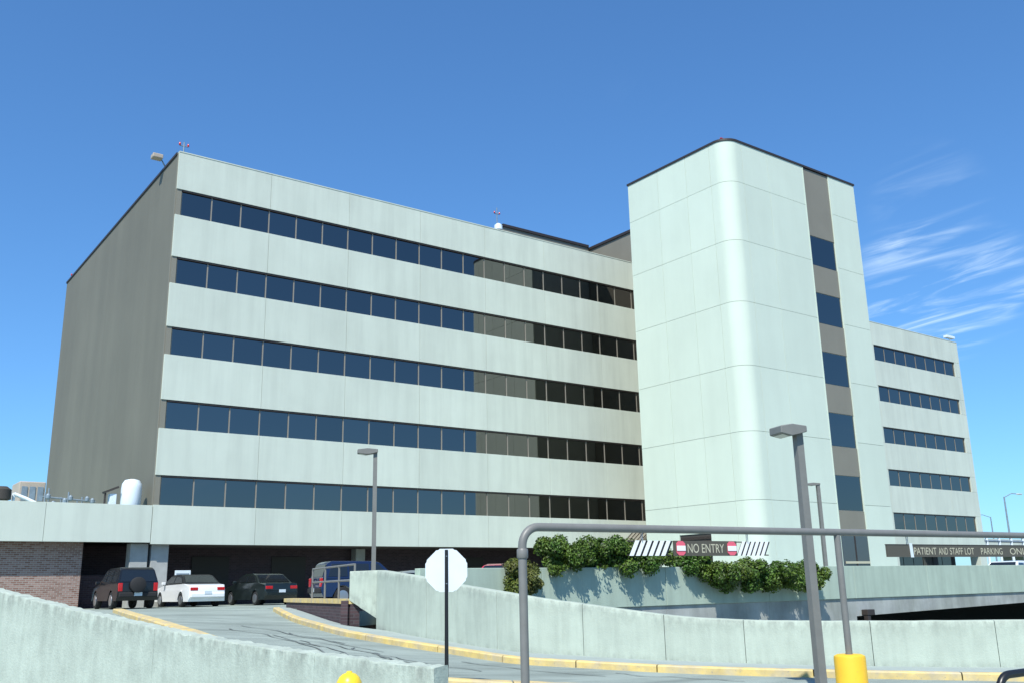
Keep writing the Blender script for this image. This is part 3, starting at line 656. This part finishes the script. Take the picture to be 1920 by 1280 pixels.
# ------------------------------------------------------------------ cars
def car(name, label, paint, loc, heading, kind='sedan', group='cars parked in the lot', spare=False, top=None):
    c = empty(name, loc, heading, label, 'car', group)
    if kind == 'sedan':
        Lh, hw, rw_ = 2.3, .87, .31
        body = [(-2.28, .42), (-2.3, .75), (-2.22, .95), (-1.55, 1.0), (-1.1, .99), (1.0, .95), (1.9, .84), (2.22, .70), (2.28, .42), (2.2, .24)]
        cab = [(-1.62, .97), (-1.0, 1.37), (-.6, 1.42), (.15, 1.41), (.45, 1.36), (1.18, .95)]
        ax_ = (-1.35, 1.38)
    else:
        Lh, hw, rw_ = 2.2, .88, .36
        body = [(-2.12, .48), (-2.16, .72), (-2.13, 1.05), (-1.9, 1.08), (.85, 1.06), (1.75, .98), (2.08, .85), (2.14, .5), (2.05, .34)]
        cab = [(-2.1, 1.04), (-1.9, 1.62), (-1.7, 1.71), (.05, 1.70), (.3, 1.64), (.95, 1.04)]
        ax_ = (-1.28, 1.35)
    zs = .24 if kind == 'sedan' else .34
    ol = list(body)
    for axx in (ax_[1], ax_[0]):
        for k in range(9):
            a = math.pi * k / 8; ol.append((axx + (rw_ + .07) * math.cos(a), zs + .0 + max(0, (rw_ + .12) * math.sin(a) + (rw_ - zs))*(1 if 0 < k < 8 else 0)))
    ol.append((-2.2 if kind == 'sedan' else -2.05, zs))
    bm = bmesh.new(); prism(bm, ol, lambda p: Vector((p[0], -hw, p[1])), lambda p: Vector((p[0], hw, p[1])))
    for v in bm.verts:      # plan taper to nose and tail, tumblehome
        k = max(0, abs(v.co.x) - 1.5); s = 1 - .12 * k * k; s *= 1 - .05 * max(0, v.co.z - .75) / .3; v.co.y *= s
    ed = [e for e in bm.edges if abs(e.verts[0].co.y) > hw * .7 and e.verts[0].co.y * e.verts[1].co.y > 0 and e.verts[0].co.z > zs + .15 and e.verts[1].co.z > zs + .15]
    bmesh.ops.bevel(bm, geom=[e for e in ed if max(e.verts[0].co.z, e.verts[1].co.z) > .6], offset=.06, segments=3, affect='EDGES', profile=.5)
    B = frombm('body', bm, paint, c, True, True, 35)
    bm = bmesh.new(); wb_, wt = hw * .95, hw * .76
    zlo, zhi = cab[0][1], max(p[1] for p in cab)
    def cy(z): return wb_ + (wt - wb_) * max(0, (z - zlo)) / (zhi - zlo)
    prism(bm, cab, lambda p: Vector((p[0], -cy(p[1]), p[1])), lambda p: Vector((p[0], cy(p[1]), p[1])))
    bmesh.ops.bevel(bm, geom=[e for e in bm.edges if min(e.verts[0].co.z, e.verts[1].co.z) > zlo + .1], offset=.05, segments=3, affect='EDGES', profile=.5)
    frombm('cabin', bm, top or paint, c, True, True, 35)
    # glass: windscreen, rear window, side windows, set just proud of the cabin skin
    def quad(nm, p0, p1, f0, f1, shrink=.90, m=CGLASS):
        a = Vector((p0[0], 0, p0[1])).lerp(Vector((p1[0], 0, p1[1])), f0); b = Vector((p0[0], 0, p0[1])).lerp(Vector((p1[0], 0, p1[1])), f1)
        d = (Vector((p1[0], 0, p1[1])) - Vector((p0[0], 0, p0[1]))); nr = Vector((d.z, 0, -d.x)).normalized()
        if nr.z < 0: nr = -nr
        vs_ = []
        for off in (.004, .016):
            for e in (a, b):
                for s in (-1, 1): qv = e + nr * off; vs_.append((qv.x, s * cy(e.z) * shrink, qv.z))
        poly(nm, vs_, [(0, 1, 3, 2), (4, 6, 7, 5), (0, 4, 5, 1), (2, 3, 7, 6), (0, 2, 6, 4), (1, 5, 7, 3)], m, c, True)
    quad('rear_window', cab[0], cab[1], .12, .92); quad('windscreen', cab[-1], cab[-2], .1, .93)
    zl, zh = zlo + .07, zhi - .11
    def xat(p, q_, z): return p[0] + (q_[0] - p[0]) * (z - p[1]) / (q_[1] - p[1])
    xr0, xr1 = xat(cab[0], cab[1], zl) + .16, xat(cab[0], cab[1], min(zh, cab[1][1])) + .16
    xf0, xf1 = xat(cab[-1], cab[-2], zl) - .14, xat(cab[-1], cab[-2], min(zh, cab[-2][1])) - .1
    mids = [-.25] if kind == 'sedan' else [-1.05, -.15]
    lim = [(xr0, xr1)] + [(m_, m_) for m_ in mids] + [(xf0, xf1)]
    for s in (-1, 1):
        for (a0, a1), (b0, b1) in zip(lim, lim[1:]):
            vs_ = []
            for off in (.003, .014):
                for x, z in ((a0 + .04, zl), (b0 - .04, zl), (b1 - .04, zh), (a1 + .04, zh)): vs_.append((x, s * (cy(z) + off), z))
            poly('side_window', vs_, [(0, 1, 2, 3), (7, 6, 5, 4), (0, 4, 5, 1), (1, 5, 6, 2), (2, 6, 7, 3), (3, 7, 4, 0)], CGLASS, c, True)
    for axx in ax_:
        for s in (-1, 1):
            bm = bmesh.new(); bmtube(bm, [(axx, s * (hw - .24), rw_), (axx, s * (hw - .2), rw_), (axx, s * (hw - .06), rw_), (axx, s * (hw - .015), rw_)], [rw_ * .9, rw_, rw_, rw_ * .92], 24)
            wo = frombm('wheel', bm, RUB, c, True, True, 40)
            bm = bmesh.new(); bmtube(bm, [(axx, s * (hw - .03), rw_), (axx, s * (hw - .002), rw_), (axx, s * (hw + .006), rw_)], [rw_ * .64, rw_ * .62, rw_ * .25], 20)
            ro = frombm('rim', bm, RIM, wo, True, True, 40)
            ro.location = ro.location - wo.location
    xr, xf = body[1][0], body[-3][0]
    for s in (-1, 1):
        if kind == 'sedan':
            box('taillight', xr - .012, xr + .12, s * .60 - .17, s * .60 + .17, .70, .84, TAIL, c, .02, True); box('headlight', xf - .06, xf + .035, s * .58 - .17, s * .58 + .17, .60, .72, HEADL, c, .02, True)
        else:
            box('taillight', xr - .015, xr + .1, s * .72 - .09, s * .72 + .09, .72, 1.06, TAIL, c, .02, True); box('headlight', xf - .06, xf + .09, s * .6 - .14, s * .6 + .14, .66, .84, HEADL, c, .02, True)
    bz = .40 if kind == 'sedan' else .48
    box('rear_bumper', xr - .07, xr + .1, -hw * .88, hw * .88, bz, bz + .2, paint if kind == 'sedan' else RUB, c, .04, True)
    box('front_bumper', xf - .05, xf + .12, -hw * .86, hw * .86, bz - .05, bz + .16, paint if kind == 'sedan' else RUB, c, .04, True)
    pz = .55 if kind == 'sedan' else .55
    box('number_plate', xr - .085, xr - .072, -.16, .16, pz - (.0 if kind == 'sedan' else .02), pz + .13, PLATE, c, 0, True)
    for s in (-1, 1): box('mirror', .72, .86, s * (hw + .06) - .09, s * (hw + .06) + .09, zlo + .0, zlo + .13, paint, c, .03, True)
    if spare:
        bm = bmesh.new(); bmtube(bm, [(xr - .03, .05, .98), (xr - .06, .05, .98), (xr - .2, .05, .98), (xr - .23, .05, .98)], [.28, .32, .32, .27], 28); frombm('spare_wheel_cover', bm, RUB, c, True, True, 40)
    return c
def cpos(px, Y): r = ray(px, 1115); return r.x / r.y * Y
HP = math.radians(90)
zl_ = DECK - .004
car('off_roader', 'black off-roader with spare wheel cover parked beside the brick wall', CBLACK, (11.62, 44.75, zl_), HP, 'suv', spare=True)
car('parked_car', 'white car with black roof parked in front of the small white notice', CWHITE, (14.55, 45.0, zl_), HP + .03, top=BLACK)
car('parked_car', 'dark green saloon car parked between the white car and the pipe railing', CGREEN, (17.65, 44.3, DECK), HP + .05)
car('blue_suv', 'dark blue off-roader parked behind the pipe railing', CBLUE, (18.7, 35.6, DECK), math.radians(-8), 'suv')
car('parked_car', 'silver grey saloon showing above the pale wall beside the blue off-roader', CGREY, (23.6, 39.8, DECK), math.radians(-8))
car('parked_car', 'red saloon showing just above the deck parapet near the bushes', CRED, (21.5, 29.5, DECK), math.radians(35))
car('parked_car', 'white saloon near the wing entrance above the deck parapet', CWHITE, (53.0, 26.6, DECK), math.radians(8))

# ------------------------------------------------------------------ pipe railing on the low wall
RL = empty('pipe_railing', (PB.x, PB.y, zc), label='grey pipe railing standing on the yellow capped low wall', cat='railing')
d = (A2 - B2).normalized(); nr = Vector((-d.y, d.x, 0))
if nr.dot(FWD) < 0: nr = -nr
nA = .60 * (A2 - B2).length
b0 = B2 + nr * .17; 
for k in range(4):
    p = b0 + d * (.12 + (nA - .12) * k / 3); tube('post', [(p.x, p.y, zc), (p.x, p.y, zc + .92)], .032, PIPE, RL, 10)
for h in (.5, .92):
    p, q2 = b0 + d * .12, b0 + d * nA; tube('rail', [(p.x, p.y, zc + h), (q2.x, q2.y, zc + h)], .03, PIPE, RL, 10)

# ------------------------------------------------------------------ clearance bar with hanging signs
gL = at(981, 1098, 8.1); gR = at(1578, 1087, 10.1); gL.z = gR.z = 0
gd = (gR - gL).normalized(); GZ = at(1040, 979, (gL + gd * .35).dot(FWD)).z - .04
GB = empty('clearance_bar', (gL.x, gL.y, G(*UV(gL))), label='grey pipe clearance bar on two posts spanning the driveway', cat='height bar')
rp = .036
zg = G(*UV(gL))
pts = [gL + Vector((0, 0, zg - .05)), gL + Vector((0, 0, GZ - .16))]
for k in range(1, 8): a = math.pi / 2 * k / 8; pts.append(gL + gd * (.16 - .16 * math.cos(a)) + Vector((0, 0, GZ - .16 + .16 * math.sin(a))))
pts.append(gL + gd * .16 + Vector((0, 0, GZ))); gE = gL + gd * 9.5
pts.append(gE + Vector((0, 0, GZ)))
tube('bar', pts, rp, PIPE, GB, 16)
lathe('collar', [(rp + .006, 0), (rp + .012, .01), (rp + .012, .07), (rp + .006, .08)], gL + Vector((0, 0, GZ - .26)), PIPE, GB, 16)
zr = G(*UV(gR))
tube('post', [gR + Vector((0, 0, zr - .05)), gR + Vector((0, 0, GZ - .03))], rp * .95, PIPE, GB, 16)
tube('post', [gE - gd * .1 + Vector((0, 0, G(*UV(gE)) - .05)), gE - gd * .1 + Vector((0, 0, GZ - .03))], rp * .95, PIPE, GB, 16)
# yellow bollard sleeve round the right post
bo = tag(lathe('bollard', [(rp + .004, .0), (.155, .0), (.155, .84), (.15, .86), (.12, .875), (rp + .004, .875)], gR + Vector((0, 0, zr)), BYEL, None, 32, close=True), 'fat yellow bollard sleeve round the foot of the clearance bar post', 'bollard')
# hanging signs: local frame along the bar
gn = Vector((gd.y, -gd.x, 0))          # toward the camera
def bar_s(px):                         # distance along the bar at a picture column
    r = ray(px, 1000); n_ = Vector((-gd.y, gd.x, 0)); return (r * (n_.dot(gL) / n_.dot(r)) - gL).dot(gd)
def bar_z(px, py):
    r = ray(px, py); n_ = Vector((-gd.y, gd.x, 0)); return (r * (n_.dot(gL) / n_.dot(r))).z
def F(s, h, o): p = gL + gd * s + gn * o; return Vector((p.x, p.y, h))
def sheet(name, outline, o0, o1, m, parent):
    bm = bmesh.new(); prism(bm, outline, lambda p: F(p[0], p[1], o0), lambda p: F(p[0], p[1], o1)); return frombm(name, bm, m, parent)
def lettering(txt, s0, s1, z0, z1, o, m, parent, name='lettering'):
    cu = bpy.data.curves.new('t', 'FONT'); cu.body = txt; cu.size = 1; to = bpy.data.objects.new('t', cu); COL.objects.link(to)
    bpy.context.view_layer.update(); dg = bpy.context.evaluated_depsgraph_get(); me = bpy.data.meshes.new_from_object(to.evaluated_get(dg))
    bpy.data.objects.remove(to); bpy.data.curves.remove(cu)
    xs_ = [v.co.x for v in me.vertices]; ys_ = [v.co.y for v in me.vertices]; xa, xb, ya, yb = min(xs_), max(xs_), min(ys_), max(ys_)
    vv = [F(s0 + (v.co.x - xa) / (xb - xa) * (s1 - s0), z0 + (v.co.y - ya) / (yb - ya) * (z1 - z0), o) for v in me.vertices]
    ff = [tuple(p.vertices) for p in me.polygons]; bpy.data.meshes.remove(me)
    return poly(name, vv, ff, m, parent)
def chain(name, s, z0, z1, parent, o=0.0):
    n = max(3, int((z1 - z0) / .03)); bm = bmesh.new()
    for i in range(n):
        za = z0 + (z1 - z0) * i / n; zb_ = z0 + (z1 - z0) * (i + 1) / n; k = i % 2; r = .009
        for sgn in (-1, 1): bmtube(bm, [F(s + (sgn * r if k else 0), za - .004, o + (0 if k else sgn * r)), F(s + (sgn * r if k else 0), zb_ + .004, o + (0 if k else sgn * r))], .004, 6)
    return frombm(name, bm, GALV, parent)
sA, sB = bar_s(1178), bar_s(1442); zT = bar_z(1310, 1013); zBm = bar_z(1310, 1041)
NE = empty('hanging_sign', F(sA, zBm, 0), label='hanging NO ENTRY sign with black and white hazard stripes', cat='sign', group='signs hung from the clearance bar')
s1, s2 = bar_s(1262), bar_s(1378); hh = zT - zBm
sl = hh * .55
sheet('board', [(s1 - .0, zBm), (s2, zBm), (s2, zT), (s1, zT)], -.012, .012, SIGNB, NE)
# slanted white bars either side, carried on a thin dark rail
for e0, e1 in ((sA, s1 - .01), (s2 + .01, sB)):
    sheet('rail', [(e0, zT - .012), (e1, zT - .012), (e1, zT - .002), (e0, zT - .002)], -.016, -.006, DARKTRIM, NE)
    sheet('rail', [(e0 - .01, zBm + .002), (e1 - sl * .3, zBm + .002), (e1 - sl * .3, zBm + .012), (e0 - .01, zBm + .012)], -.016, -.006, DARKTRIM, NE)
    ww = (e1 - e0 - sl) / 6
    sheet('backing_bar', [(e0, zBm + .003), (e1 - sl, zBm + .003), (e1, zT - .003), (e0 + sl, zT - .003)], -.005, .000, BLACK, NE)
    for i in range(6):
        a = e0 + i * ww; b = a + ww * .62
        sheet('white_stripe', [(a, zBm + .001), (b, zBm + .001), (b + sl, zT - .001), (a + sl, zT - .001)], .002, .006, WHITE, NE)
for a, b in ((bar_s(1265), bar_s(1281)), (bar_s(1360), bar_s(1376))):
    zz = (zT - zBm) / 3
    pr_ = .25 * (b - a)
    oct_ = [(a + pr_, zBm + .004), (b - pr_, zBm + .004), (b, zBm + pr_), (b, zT - pr_), (b - pr_, zT - .004), (a + pr_, zT - .004), (a, zT - pr_), (a, zBm + pr_)]
    sheet('no_entry_disc', oct_, .014, .018, RED, NE); sheet('no_entry_bar', [(a, zBm + zz), (b, zBm + zz), (b, zT - zz), (a, zT - zz)], .020, .023, WHITE, NE)
lettering('NO ENTRY', bar_s(1286), bar_s(1354), zBm + hh * .2, zT - hh * .2, .0135, CREAM, NE)
for s in (bar_s(1203), bar_s(1400)): chain('chain', s, zT - .01, GZ - rp + .002, NE)
sA2, sB2 = bar_s(1659), bar_s(2080); zT2 = bar_z(1700, 1021); zB2 = bar_z(1700, 1043)
S2_ = empty('hanging_sign', F(sA2, zB2, 0), label='long brown hanging sign with a line of cream lettering', cat='sign', group='signs hung from the clearance bar')
sheet('board', [(sA2, zB2), (sB2, zB2), (sB2, zT2), (sA2, zT2)], -.012, .012, SIGNB, S2_)
sheet('trim', [(sA2 - .004, zT2 + .001), (sB2, zT2 + .001), (sB2, zT2 + .010), (sA2 - .004, zT2 + .010)], -.014, .014, DARKTRIM, S2_)
h2 = zT2 - zB2
for t_x, a, b in (('PATIENT', 1708, 1750), ('AND', 1754, 1771), ('STAFF', 1775, 1799), ('LOT', 1803, 1820), ('PARKING', 1833, 1873), ('ONLY', 1887, 1925)):
    lettering(t_x, bar_s(a), bar_s(b), zB2 + h2 * .2, zT2 - h2 * .2, .0135, CREAM, S2_)
chain('chain', bar_s(1699), zT2 - .0, GZ - rp + .002, S2_); chain('chain', bar_s(2040), zT2, GZ - rp + .002, S2_)
sheet('hanger_tag', [(bar_s(1701), zB2 - .005), (bar_s(1706), zB2 - .005), (bar_s(1705), zT2 + .02), (bar_s(1700), zT2 + .02)], .014, .02, ALU, S2_)

# ------------------------------------------------------------------ street lamps
def lampbox(px, py_top, u, w, base_z, label, head=(.62, .34, .17), hdir=None):
    t = at(px, py_top, u); b = Vector((t.x, t.y, base_z))
    e = empty('street_lamp', b, 0, label, 'lamp post', 'shoebox street lamps')
    hd = hdir; hn = Vector((-hd.y, hd.x, 0)); H = t.z - base_z
    def col(nm, r0, r1, z0, z1, m, n=4):
        vs_ = [];
        for r, z in ((r0, z0), (r1, z1)):
            for k in range(4): a = math.pi / 4 + k * math.pi / 2; vs_.append(b + (hd * math.cos(a) + hn * math.sin(a)) * r * 1.414 + Vector((0, 0, z)))
        return poly(nm, vs_, [(0, 1, 2, 3), (4, 7, 6, 5), (0, 4, 5, 1), (1, 5, 6, 2), (2, 6, 7, 3), (3, 7, 4, 0)], m, e)
    col('pole', w / 2, w / 2 * .92, .03, H - head[2] * .5, LAMP); col('base_plate', w * 1.0, w * 1.0, 0, .03, LAMP)
    # tapered shoebox head reaching to one side
    hl, hwid, ht = head; bm = bmesh.new(); s0 = -w * .55
    out_ = [(s0, H - ht * .55), (s0, H), (hl * .4, H + ht * .16), (hl + s0, H - ht * .05), (hl + s0, H - ht * .72), (hl * .45, H - ht * .95), (w * .7, H - ht * .75)]
    prism(bm, out_, lambda p: b + hd * p[0] + hn * (-hwid / 2) + Vector((0, 0, p[1])), lambda p: b + hd * p[0] + hn * (hwid / 2) + Vector((0, 0, p[1])))
    bmesh.ops.bevel(bm, geom=bm.edges[:], offset=.012, segments=1, affect='EDGES'); ho = frombm('lamp_head', bm, LAMP, e)
    bm = bmesh.new(); prism(bm, [(hl * .5, H - ht * .955), (hl * .5, H - ht * .97), (hl * .9 + s0, H - ht * .80), (hl * .9 + s0, H - ht * .785)], lambda p: b + hd * p[0] + hn * (-hwid * .38) + Vector((0, 0, p[1])), lambda p: b + hd * p[0] + hn * (hwid * .38) + Vector((0, 0, p[1])))
    frombm('lens', bm, LENS, ho)
    return e
pu, pv = UV(at(1497, 1000, 15.6))
lampbox(1494, 800, 14.6, .125, G(14.6, pv), 'tall square bronze lamp post beside the yellow bollard', (.46, .34, .17), (-RGT * .95 - FWD * .3).normalized())
lampbox(704, 842, 34.0, .15, DECK, 'slim lamp post rising behind the curved retaining wall', (.72, .36, .2), (-RGT * .98 - FWD * .2).normalized())
lampbox(1533, 905, 42.0, .15, DECK, 'slender lamp post rising behind the right hand hedge on the deck', (.62, .2, .12), (-RGT * .98 - FWD * .2).normalized())

# ------------------------------------------------------------------ stop sign seen from the back
su = 14.6; sc = at(837, 1068, su); sgr = G(*UV(sc))
SS = empty('stop_sign', (sc.x, sc.y, sgr), label='octagonal road sign seen from its bare metal back on a black post', cat='sign')
srt = (RGT * .985 + FWD * .17).normalized(); sfn = Vector((srt.y, -srt.x, 0))
rr = .315 / math.cos(math.pi / 8)
bm = bmesh.new(); ol = [(rr * math.cos(math.pi / 8 + k * math.pi / 4), rr * math.sin(math.pi / 8 + k * math.pi / 4)) for k in range(8)]
prism(bm, ol, lambda p: sc + srt * p[0] + Vector((0, 0, p[1])) - sfn * .006, lambda p: sc + srt * p[0] + Vector((0, 0, p[1])) - sfn * .002)
bmesh.ops.bevel(bm, geom=[e for e in bm.edges if abs((e.verts[0].co - e.verts[1].co).dot(sfn)) > .003], offset=.03, segments=3, affect='EDGES'); frombm('sign_plate', bm, ALU, SS)
bm = bmesh.new(); prism(bm, [(-.03, 0), (.03, 0), (.03, .012), (.016, .012), (.012, .035), (-.012, .035), (-.016, .012), (-.03, .012)], lambda p: Vector((sc.x, sc.y, sgr - .05)) + srt * p[0] + sfn * p[1], lambda p: Vector((sc.x, sc.y, sc.z + .30)) + srt * p[0] * .8 + sfn * p[1])
frombm('post', bm, BLACK, SS)
for h in (-.2, .2): lathe('bolt', [(.012, 0), (.012, .01)], (sc + sfn * .036 + Vector((0, 0, h))), GALV, SS, 8)

# ------------------------------------------------------------------ fire hydrant in front of the old wall
hp = at(655, 1262, 9.2); hg = GL(*UV(hp)); hp = Vector((hp.x, hp.y, hg)); hH = at(655, 1257, 9.2).z - hg
HY = empty('fire_hydrant', hp, label='yellow fire hydrant with domed bonnet in front of the weathered wall', cat='hydrant')
lathe('barrel', [(.14, 0), (.14, .04), (.10, .05), (.09, .10), (.09, hH - .26), (.125, hH - .25), (.125, hH - .2)], hp, HYEL, HY, 24)
lathe('bonnet', [(.125, hH - .198), (.122, hH - .14), (.112, hH - .09), (.09, hH - .05), (.06, hH - .025), (.028, hH - .014), (.024, hH), (.01, hH + .002)], hp, HYEL, HY, 24)
for sgn in (-1, 1):
    c0 = hp + Vector((0, 0, hH - .33)); tube('nozzle_cap', [c0 + RGT * sgn * .08, c0 + RGT * sgn * .15, c0 + RGT * sgn * .17], [.045, .045, .02], HYEL, HY, 14)
c0 = hp + Vector((0, 0, hH - .36)); tube('pumper_cap', [c0 - FWD * .08, c0 - FWD * .16, c0 - FWD * .185], [.06, .06, .02], HYEL, HY, 16)

# black curved handrail at the driveway's right side
hr = at(1872, 1280, 7.6); HR = empty('handrail', (hr.x, hr.y, G(*UV(hr))), label='black curved pipe handrail at the edge of the driveway', cat='railing')
ha = at(1872, 1276, 7.6); dirh = (RGT * .9 + FWD * .43).normalized(); ztop = at(1895, 1262, 7.7).z
zg_ = G(*UV(ha)); pts = [Vector((ha.x, ha.y, zg_)), Vector((ha.x, ha.y, ztop - .13))]
for k in range(1, 7): a = math.pi / 2 * k / 6; pts.append(Vector((ha.x, ha.y, 0)) + dirh * (.13 - .13 * math.cos(a)) + Vector((0, 0, ztop - .13 + .13 * math.sin(a))))
pts.append(Vector((ha.x, ha.y, ztop + .05)) + dirh * 1.8)
tube('rail', pts, .03, BLACK, HR, 12)
e_ = Vector((ha.x, ha.y, 0)) + dirh * 1.7; tube('post', [(e_.x, e_.y, G(*UV(e_))), (e_.x, e_.y, ztop + .03)], .028, BLACK, HR, 12)
m0 = Vector((ha.x, ha.y, ztop - .4)); tube('rail', [m0, m0 + dirh * 1.7], .02, BLACK, HR, 12)

# ------------------------------------------------------------------ bushes on the deck edge
def bush(name, label, c, rad, n, lm, group, droop=0.0, leaf=.085, seed=0):
    rnd = random.Random(seed); base = Vector((c[0], max(c[1], 21.75), DECK))
    e = empty(name, base, label=label, cat='shrub', group=group); c = Vector(c)
    lobes = []
    for i in range(13):
        a = Vector((rnd.uniform(-1, 1), rnd.uniform(-1, 1), rnd.uniform(-.8, 1))); 
        if a.length > 1: a.normalize()
        lobes.append((Vector((a.x * rad[0] * .72, a.y * rad[1] * .72, a.z * rad[2] * .66)), rnd.uniform(.30, .52) * min(rad)))
    vs_ = []; fs_ = []
    for i in range(n):
        lc, lr = rnd.choice(lobes); dvec = Vector((rnd.gauss(0, 1), rnd.gauss(0, 1), rnd.gauss(0, 1))).normalized()
        p = c + lc + dvec * lr * (rnd.uniform(.55, 1.12) + .12 * noise.noise((lc + dvec * lr) * 6))
        if p.y > 21.22 and p.z < .56: 
            if p.y < 21.6: p.y = 21.2 - rnd.uniform(0, .25)
        nrm = (dvec + Vector((rnd.gauss(0, .5), rnd.gauss(0, .5), rnd.gauss(.25, .5)))).normalized(); t1 = nrm.orthogonal().normalized()
        t1 = (Matrix.Rotation(rnd.uniform(0, 6.28), 3, nrm) @ t1); t2 = nrm.cross(t1); s = leaf * rnd.uniform(.6, 1.35); b_ = len(vs_)
        vs_ += [p - t1 * s * .55, p + t2 * s * .30 + nrm * s * .08, p + t1 * s * .6 - nrm * s * .1, p - t2 * s * .30 + nrm * s * .08]
        fs_ += [(b_, b_ + 1, b_ + 2), (b_, b_ + 2, b_ + 3)]
    me = bpy.data.meshes.new('foliage'); o_ = Vector((c.x, c.y, c.z)); me.from_pydata([v - o_ for v in vs_], [], fs_); me.update()
    link('foliage', me, lm, e, o_)
    bm = bmesh.new()
    for i in range(7):
        lc, lr = lobes[i]; tip = c + lc; root = base + Vector((rnd.uniform(-.2, .2), rnd.uniform(0, .15), 0))
        mid = root.lerp(tip, .5) + Vector((0, .05, .12)); mid.y = max(mid.y, 21.62 if mid.z < .55 else mid.y)
        if tip.z < .6 and tip.y < 21.6: 
            over = Vector((tip.x, 21.45, .62)); bmtube(bm, [root, Vector((root.x, 21.68, .45)), over, tip], [.03, .025, .02, .01], 6)
        else: bmtube(bm, [root, mid, tip], [.035, .025, .01], 6)
    frombm('stem', bm, BARK, e, False, True)
    return e
G1 = 'shrubs along the deck parapet'
def bpx(px, py, y): return onY(px, py, y)
def bushpx(px, py, y, rx, ry, rz, n, lm, label, sd, leaf=.085):
    p = bpx(px, py, y); return bush('shrub', label, p, (rx, ry, rz), n, lm, G1, 0, leaf, sd)
bushpx(1045, 1042, 21.40, .78, .62, .70, 6500, LEAF, 'leafy green shrub next to the small olive shrub on the deck parapet', 1)
bushpx(1100, 1040, 21.40, .85, .62, .72, 7000, LEAF, 'leafy green shrub in the middle of the tall clump on the parapet', 2)
bushpx(1158, 1043, 21.40, .80, .62, .70, 6500, LEAF, 'leafy green shrub below the sloping dark awning', 3)
bushpx(1222, 1050, 21.40, .85, .55, .55, 5600, LEAF, 'leafy shrub showing beneath the white hazard stripes', 4)
bushpx(1300, 1056, 21.45, .85, .55, .60, 5600, LEAF, 'dark shaded shrub hanging beneath the NO ENTRY board', 5)
for i, (px, lb) in enumerate(((1356, 'dense hedge shrub spilling over the parapet below the right end of the NO ENTRY board'), (1408, 'dense hedge shrub spilling over the parapet below the right hand hazard stripes'),
                              (1462, 'dense hedge shrub spilling over the parapet between the hazard stripes and tall lamp post'), (1518, 'dense hedge shrub spilling over the parapet behind the tall lamp post'))):
    bushpx(px, 1079, 20.95, .98, .70, .62, 7500, LEAF, lb, 10 + i)
bushpx(980, 1084, 21.0, .66, .5, .56, 5200, LEAFO, 'small olive green shrub hanging in front of the parapet behind the bar post', 20)

# ------------------------------------------------------------------ far right: hedge, overpass, street lights
fh = empty('far_hedge', (60, 25.5, DECK), label='low green hedge on the deck beyond the white saloon', cat='hedge')
rnd = random.Random(5); vs_ = []; fs_ = []
for i in range(5000):
    p = Vector((rnd.uniform(58.0, 72), 26 + rnd.uniform(-.6, .6), DECK + .1 + 1.25 * rnd.random() ** .7 + .2 * noise.noise(Vector((i * .1, 0, 0))))); nrm = Vector((rnd.gauss(0, 1), rnd.gauss(0, 1), rnd.gauss(.3, 1))).normalized(); t1 = nrm.orthogonal(); t2 = nrm.cross(t1); s = .13; b_ = len(vs_)
    vs_ += [p - t1 * s, p + t2 * s * .6, p + t1 * s, p - t2 * s * .6]; fs_.append((b_, b_ + 1, b_ + 2, b_ + 3))
poly('foliage', vs_, fs_, LEAFO, fh); tube('stem', [(60, 26, DECK), (60, 26, DECK + .8)], .05, BARK, fh, 6)
ov = empty('overpass', (170, 60, -4.3), label='distant pale concrete overpass beyond the far wing', cat='bridge')
OX0, OX1, OY = 150, 420, 75
box('road_deck', OX0 - 40, OX1, OY, OY + 12, 3.6, 4.7, CONCU, ov); 
for i in range(14): box('barrier_panel', OX0 - 40 + i * 21 + .05, OX0 - 40 + i * 21 + 20.95, OY - .3, OY - .02, 4.5, 5.7, PANEL, ov)
for i in range(6): box('pier', OX0 - 30 + i * 45, OX0 - 27 + i * 45, OY + 3, OY + 9, -4.3, 3.6, CONCU, ov)
def polelight(x, y, z0, h, arm, label):
    e = empty('highway_light', (x, y, z0), label=label, cat='light pole', group='distant highway lights')
    tube('pole', [(x, y, z0), (x, y, z0 + h)], [.22, .12], GALV, e, 8); tube('arm', [(x, y, z0 + h - .1), (x + arm * .5, y - arm * .3, z0 + h + .5), (x + arm, y - arm * .6, z0 + h + .4)], .07, GALV, e, 8)
    box('lamp', x + arm - .5, x + arm + .5, y - arm * .6 - .25, y - arm * .6 + .25, z0 + h + .28, z0 + h + .48, LENS, e, .05)
p = at(1893, 1000, 150); polelight(p.x, p.y, -4.3, at(1893, 930, 150).z + 4.3, 2.2, 'tall thin highway light pole beyond the overpass')
p = at(1862, 1000, 210); polelight(p.x, p.y, -4.3, at(1862, 968, 210).z + 4.3, -3, 'shorter distant light pole close to the wing corner')
th = empty('sign_truss', (140, 68, 8.3), label='white steel truss frame on the distant overpass', cat='truss')
p = at(1850, 1010, 120)
for i in range(5): tube('strut', [(p.x + i * 3, p.y, -4.3), (p.x + i * 3 + .0, p.y, at(1850, 1001, 120).z)], .16, TANK, th, 8)
tube('chord', [(p.x - .5, p.y, at(1850, 1003, 120).z), (p.x + 14, p.y, at(1850, 1003, 120).z)], .2, TANK, th, 8)
tube('chord', [(p.x - .5, p.y, at(1850, 1013, 120).z), (p.x + 14, p.y, at(1850, 1013, 120).z)], .16, GALV, th, 8)
